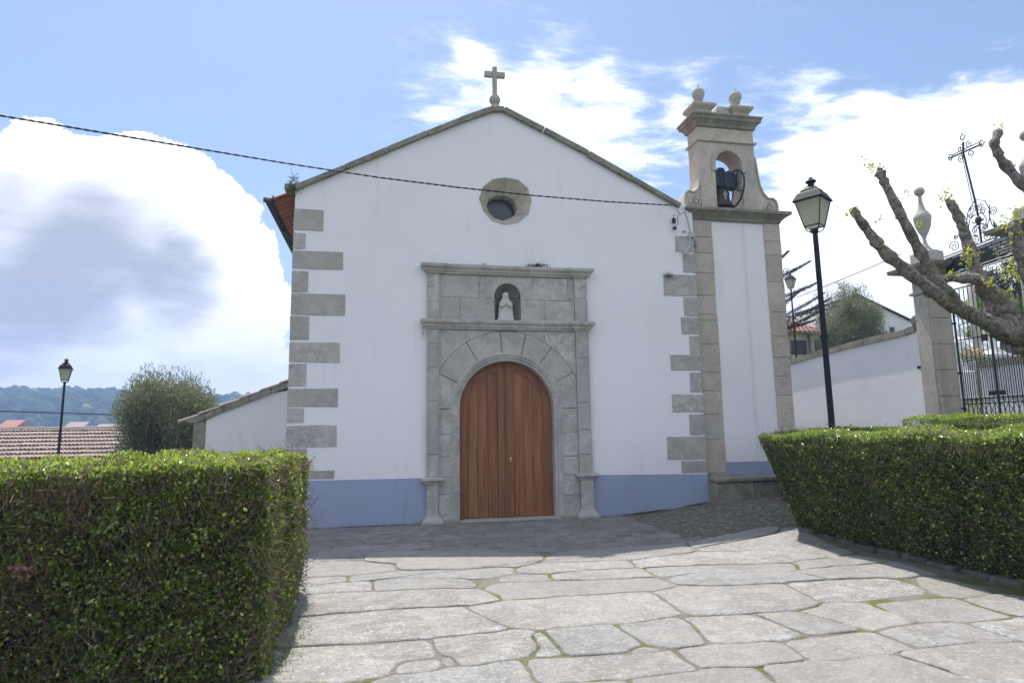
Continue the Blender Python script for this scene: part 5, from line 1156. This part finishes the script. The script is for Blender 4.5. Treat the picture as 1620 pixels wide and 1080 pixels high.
# conifer with long feathery boughs, trunk behind the tower
cfx = P(1225, 500, 10.5); cf = thing('conifer', 'dark conifer with long upswept boughs behind the right edge of the tower', 'tree', (cfx[0]-.4, 10.5, 1.2))
tx_ = cfx[0]-.5; q = MB(); q.tube([(tx_, 10.5, 1.), (tx_, 10.5, 5.), (tx_, 10.5, 8.2)], [.16, .1, .03], 10)
boughs = [((1228,440),(1282,412)),((1228,470),(1300,443)),((1225,505),(1305,462)),((1228,512),(1316,470)),((1228,520),(1300,490)),((1228,515),(1290,505)),((1230,490),(1270,455)),((1226,418),(1248,396)),((1300,500),(1326,482))]
VV, FF, AA, o = [], [], [], 0
for (a_, b_) in boughs:
    A = np.array((tx_, 10.5, P(*a_, 10.5)[2]-.25)); B = P(*b_, 10.5+random.uniform(-.4, .4)); Mi = (A+B)/2+np.array((0, 0, -.14)); pts = [A*(1-t)**2+2*Mi*t*(1-t)+B*t*t for t in np.linspace(0, 1, 9)]
    q.tube(pts, [.03*(1-i/10) for i in range(9)], 5)
    n = 1500; t = RNG.random(n)**.8; P0 = np.array([(1-u)**2*A+2*Mi*u*(1-u)+B*u*u for u in t]); side = RNG.normal(size=(n, 3))*np.array((.1, .1, .075))*(1.15-t)[:, None]; dd = nrm(B-A)
    V, F = leaves(P0+side+np.array((0, 0, -.02)), side*3+dd[None]*.9+RNG.normal(size=(n, 3))*.25, RNG.uniform(.06, .12, n), .016); VV.append(V); FF.append(F+o); o += len(V); AA.append(np.repeat(RNG.random(n), 2))
q.build('trunk', M['bark_dark'], cf)
for k in range(26):                        # far side boughs
    z_ = 2.5+k*.2; an_ = k*2.4; A = np.array((tx_, 10.5, z_)); L = 1.6*(1-k/32); B = A+np.array((math.cos(an_)*L*.6-.5*L, abs(math.sin(an_))*L, .35*L)); n = 500; t = RNG.random(n); P0 = A+(B-A)*t[:, None]; side = RNG.normal(size=(n, 3))*.1
    V, F = leaves(P0+side, side*3+nrm(B-A)[None]*.9, .1, .016); VV.append(V); FF.append(F+o); o += len(V); AA.append(np.repeat(RNG.random(n), 2))
rawmesh('crown', np.concatenate(VV), np.concatenate(FF), M['cleaf'], cf, np.concatenate(AA))

# ------------------------------------------------------------------ pollarded plane tree
pt = thing('pollarded_tree', 'heavily pruned plane tree with knobbly bare limbs in front of the gate', 'tree', (6.9, -3.9, 1))
TYp = -3.7; T = lambda x, y, dy=0.: P(x, y, TYp+dy)
q = MB()
def limb(pts, rad, dy0=0., dy1=0., knob=True):
    n = len(pts); out = []; rr = []
    for i, (x, y) in enumerate(pts): out.append(T(x, y, dy0+(dy1-dy0)*i/(n-1)))
    fine = []; fr = []
    for i in range(n-1):
        m_ = 7
        for k in range(m_): f = k/m_; fine.append(out[i]*(1-f)+out[i+1]*f); fr.append(rad[i]*(1-f)+rad[i+1]*f)
    fine.append(out[-1]); fr.append(rad[-1])
    for _ in range(2): fine = [fine[0]]+[(fine[i-1]+2*fine[i]+fine[i+1])/4 for i in range(1, len(fine)-1)]+[fine[-1]]
    fr = [r*(1+.12*math.sin(i*1.3+dy1*9)+random.uniform(-.14, .18)) for i, r in enumerate(fr)]
    fr[-1] *= 1.05; fr[-2] *= 1.2
    q.tube(fine, fr, 12, jit=.16)
    if knob:
        for i in range(2, len(fine)-2, 2):
            v = vn(RNG.normal(size=3)); q.ball(fine[i]+v*fr[i]*.85, fr[i]*random.uniform(.2, .5), 8, 6, (1, 1, .9), jit=.5)
        for _ in range(3): q.ball(fine[-1]+vn(RNG.normal(size=3))*fr[-1]*.5, fr[-1]*.62, 8, 6, jit=.35)
    return fine, fr
mpx = 7.8/1000*.78                                       # metres per photo pixel at the tree
R_ = lambda *a: [v*mpx for v in a]
ends = []
trunkpts = [(1760,760),(1720,690),(1680,600),(1640,550),(1600,515)]
limb(trunkpts, R_(36, 34, 32, 30, 30), .0, 0, True)
gv = T(1760, 760); q.tube([gv, (gv[0]+.1, gv[1], float(gz(gv[0], gv[1]))-.1)], [.27, .33], 14, jit=.1)
ends.append(limb([(1610,535),(1560,508),(1500,480),(1455,445),(1400,400),(1375,368),(1350,333)], R_(26, 20, 16, 14, 13, 10, 9), 0, -.3))
ends.append(limb([(1530,495),(1490,455),(1462,410),(1430,350),(1400,290),(1392,272)], R_(14, 14, 12, 11, 10, 10), -.1, .1))
ends.append(limb([(1625,545),(1590,510),(1560,460),(1545,430),(1530,380),(1515,340),(1502,318)], R_(30, 28, 22, 15, 13, 11, 10), 0, .1))
ends.append(limb([(1600,500),(1580,470),(1545,440),(1500,440)], R_(26, 20, 13, 9), 0, -.2))
ends.append(limb([(1660,520),(1625,430),(1608,385),(1606,355)], R_(26, 16, 13, 12), 0, -.2))
ends.append(limb([(1690,440),(1650,320),(1615,290),(1585,255),(1572,228),(1580,208)], R_(20, 14, 13, 11, 11, 9), 0, .15))
ends.append(limb([(1640,560),(1590,530),(1530,520),(1495,500)], R_(28, 20, 14, 8), .1, .2, False)) if False else None
q.build('trunk', M['bark'], pt, smooth=True)
VV, FF, AA, o = [], [], [], 0
spots = [(T(x, y, d), n, s) for x, y, d, n, s in [(1377,262,.1,26,.06),(1396,268,.1,18,.04),(1346,336,-.3,14,.04),(1392,345,-.25,8,.03),(1420,320,0,8,.03),(1436,308,0,6,.03),(1493,314,.1,24,.05),(1498,305,.1,10,.04),(1535,398,-.25,34,.07),(1545,372,-.2,10,.03),(1528,413,-.2,18,.04),(1605,340,-.2,50,.08),(1590,355,-.2,24,.05),(1602,372,-.2,14,.05),(1583,198,.15,12,.03),(1602,262,.15,10,.03),(1600,425,.05,70,.12),(1618,432,.05,60,.1),(1562,448,-.3,18,.04),(1591,465,-.3,10,.03),(1505,435,-.3,16,.05),(1455,355,0,10,.03),(1395,390,-.3,6,.03)]]
for c_, n, s in spots:
    n = int(n*1.2); p = c_+RNG.normal(size=(n, 3))*s; V, F = leaves(p, RNG.normal(size=(n, 3))+np.array((0, 0, .5)), RNG.uniform(.03, .065, n), .035); VV.append(V); FF.append(F+o); o += len(V); AA.append(np.repeat(RNG.random(n), 2))
rawmesh('sprouts', np.concatenate(VV), np.concatenate(FF), M['sprout'], pt, np.concatenate(AA))

# ------------------------------------------------------------------ weeds on the masonry
def weed(c, n, s, L, label, m='weed', down=0.):
    p = np.array(c)+RNG.normal(size=(n, 3))*np.array(s); V, F = leaves(p, RNG.normal(size=(n, 3))*.6+np.array((0, -.2, 1-2*down)), RNG.uniform(.5, 1.2, n)*L, L*.22)
    tag(rawmesh('weed', V, F, M[m], attr=np.repeat(RNG.random(n), 2)), label, 'weed')
weed(P(464, 294, -.05), 260, (.055, .05, .09), .07, 'tuft of weeds growing at the left foot of the gable coping')
weed(P(850, 421, -.08), 110, (.11, .03, .02), .09, 'dry tuft of weeds on the top ledge of the portal, right of centre')
weed(P(765, 418, -.08), 24, (.02, .02, .01), .05, 'tiny green sprig on the top ledge of the portal, left of centre', 'sprout')
weed(P(669, 524, -.08), 60, (.012, .012, .06), .03, 'small hanging weed under the left end of the lower portal ledge', 'weed', 1.)
weed(P(1058, 436, -.03), 300, (.06, .012, .035), .03, 'dark moss clump on a right corner stone at mid height', 'weed', .6)
weed(P(1099, 388, .0), 260, (.025, .02, .06), .03, 'dark moss beside the topmost right corner stone', 'weed', .6)
weed(P(1082, 366, -.02), 40, (.02, .01, .015), .03, 'tiny weed above the topmost right corner stone')
weed((HX+.06, -6.2, .02), 500, (.06, .5, .008), .035, 'low weeds at the foot of the left hedge', 'hleaf')

# ------------------------------------------------------------------ far hill
def ico(sub=2):
    import bmesh
    bm_ = bmesh.new(); bmesh.ops.create_icosphere(bm_, subdivisions=sub, radius=1); V = np.array([v.co[:] for v in bm_.verts]); F = np.array([[v.index for v in f.verts] for f in bm_.faces]); bm_.free(); return V, F
IV, IF = ico(2)
def forest(n, xr, yr, s0, s1, name, seed, lift=0., flat=1.):
    r = np.random.default_rng(seed); x = r.uniform(*xr, n); y = r.uniform(*yr, n); s = r.uniform(s0, s1, n); VV = []; z = gz(x, y)
    sc = np.stack([s, s, s*flat*r.uniform(.8, 1.2, n)], 1)
    V = IV[None]*(1+.42*nz3(IV[None]*2+r.normal(size=(n, 1, 3))*4, 1.6, seed)[..., None])*sc[:, None]+np.stack([x, y, z+s*.5+lift], 1)[:, None]
    F = IF[None]+(np.arange(n)*len(IV))[:, None, None]; va = np.repeat(np.clip(r.beta(2, 4, n)+(r.random(n) < .12)*.45, 0, 1), len(IF))
    return V.reshape(-1, 3), F.reshape(-1, 3), va
parts_ = [forest(3000, (-420, 40), (250, 530), 3, 5.5, 'w', 1), forest(520, (-420, 40), (515, 545), 2, 4, 'w', 2, 1.), forest(70, (-420, 40), (518, 535), 2, 4, 'w', 3, 4.5, .5)]
o = 0; VV, FF, AA = [], [], []
for V, F, a_ in parts_: VV.append(V); FF.append(F+o); o += len(V); AA.append(a_)
tag(rawmesh('forest', np.concatenate(VV), np.concatenate(FF), M['forest'], attr=np.concatenate(AA), smooth=True), 'wooded hillside fading to blue behind the tiled roof', 'forest', kind='stuff')
def farhouse(px, py, y, w_, h_, m, label, rm='tile'):
    a_ = P(px, py, y); t = thing('far_house', label, 'house', (a_[0], y, a_[2]-h_), 'houses in the valley'); q = MB(); q.box(a_[0]-w_/2, a_[0]+w_/2, y, y+8, a_[2]-h_, a_[2]); q.build('wall', M[m], t)
    q = MB(); q.plate([(-.6, 0), (8.6, 0), (4, 2.)], (), a_[0]-w_/2-.4, a_[0]+w_/2+.4, fn=lambda x, yy, z: (yy, y+x, a_[2]+z)); q.build('roof', M[rm], t)
    q = MB()
    for k in range(3): q.box(a_[0]-w_/2+w_*(k+.3)/3, a_[0]-w_/2+w_*(k+.6)/3, y-.05, y+.05, a_[2]-2.2, a_[2]-.9)
    q.build('window', M['shutter'], t)
farhouse(12, 675, 190, 4., 4, 'farwhite', 'white house with orange roof at the left photo edge above the tiled roof')
farhouse(118, 675, 260, 6., 4, 'faryellow', 'pale far house low on the hillside right of the left lamp', 'tile_old')
farhouse(172, 680, 210, 8., 6, 'farwhite', 'pale blue-white far house next to the round bush', 'tile_old')

# ------------------------------------------------------------------ haze
hb = MB(); hb.box(-960, 960, -960, 960, -22, 92); hm = bpy.data.materials.new('haze_air'); hm.use_nodes = True; nt = hm.node_tree; nt.nodes.clear()
ho = nt.nodes.new('ShaderNodeOutputMaterial'); hv = nt.nodes.new('ShaderNodeVolumePrincipled'); hv.inputs['Color'].default_value = (.42, .6, 1, 1); hv.inputs['Density'].default_value = .0013; hv.inputs['Anisotropy'].default_value = .2
nt.links.new(hv.outputs[0], ho.inputs['Volume'])
tag(hb.build('haze', hm), kind='stuff')
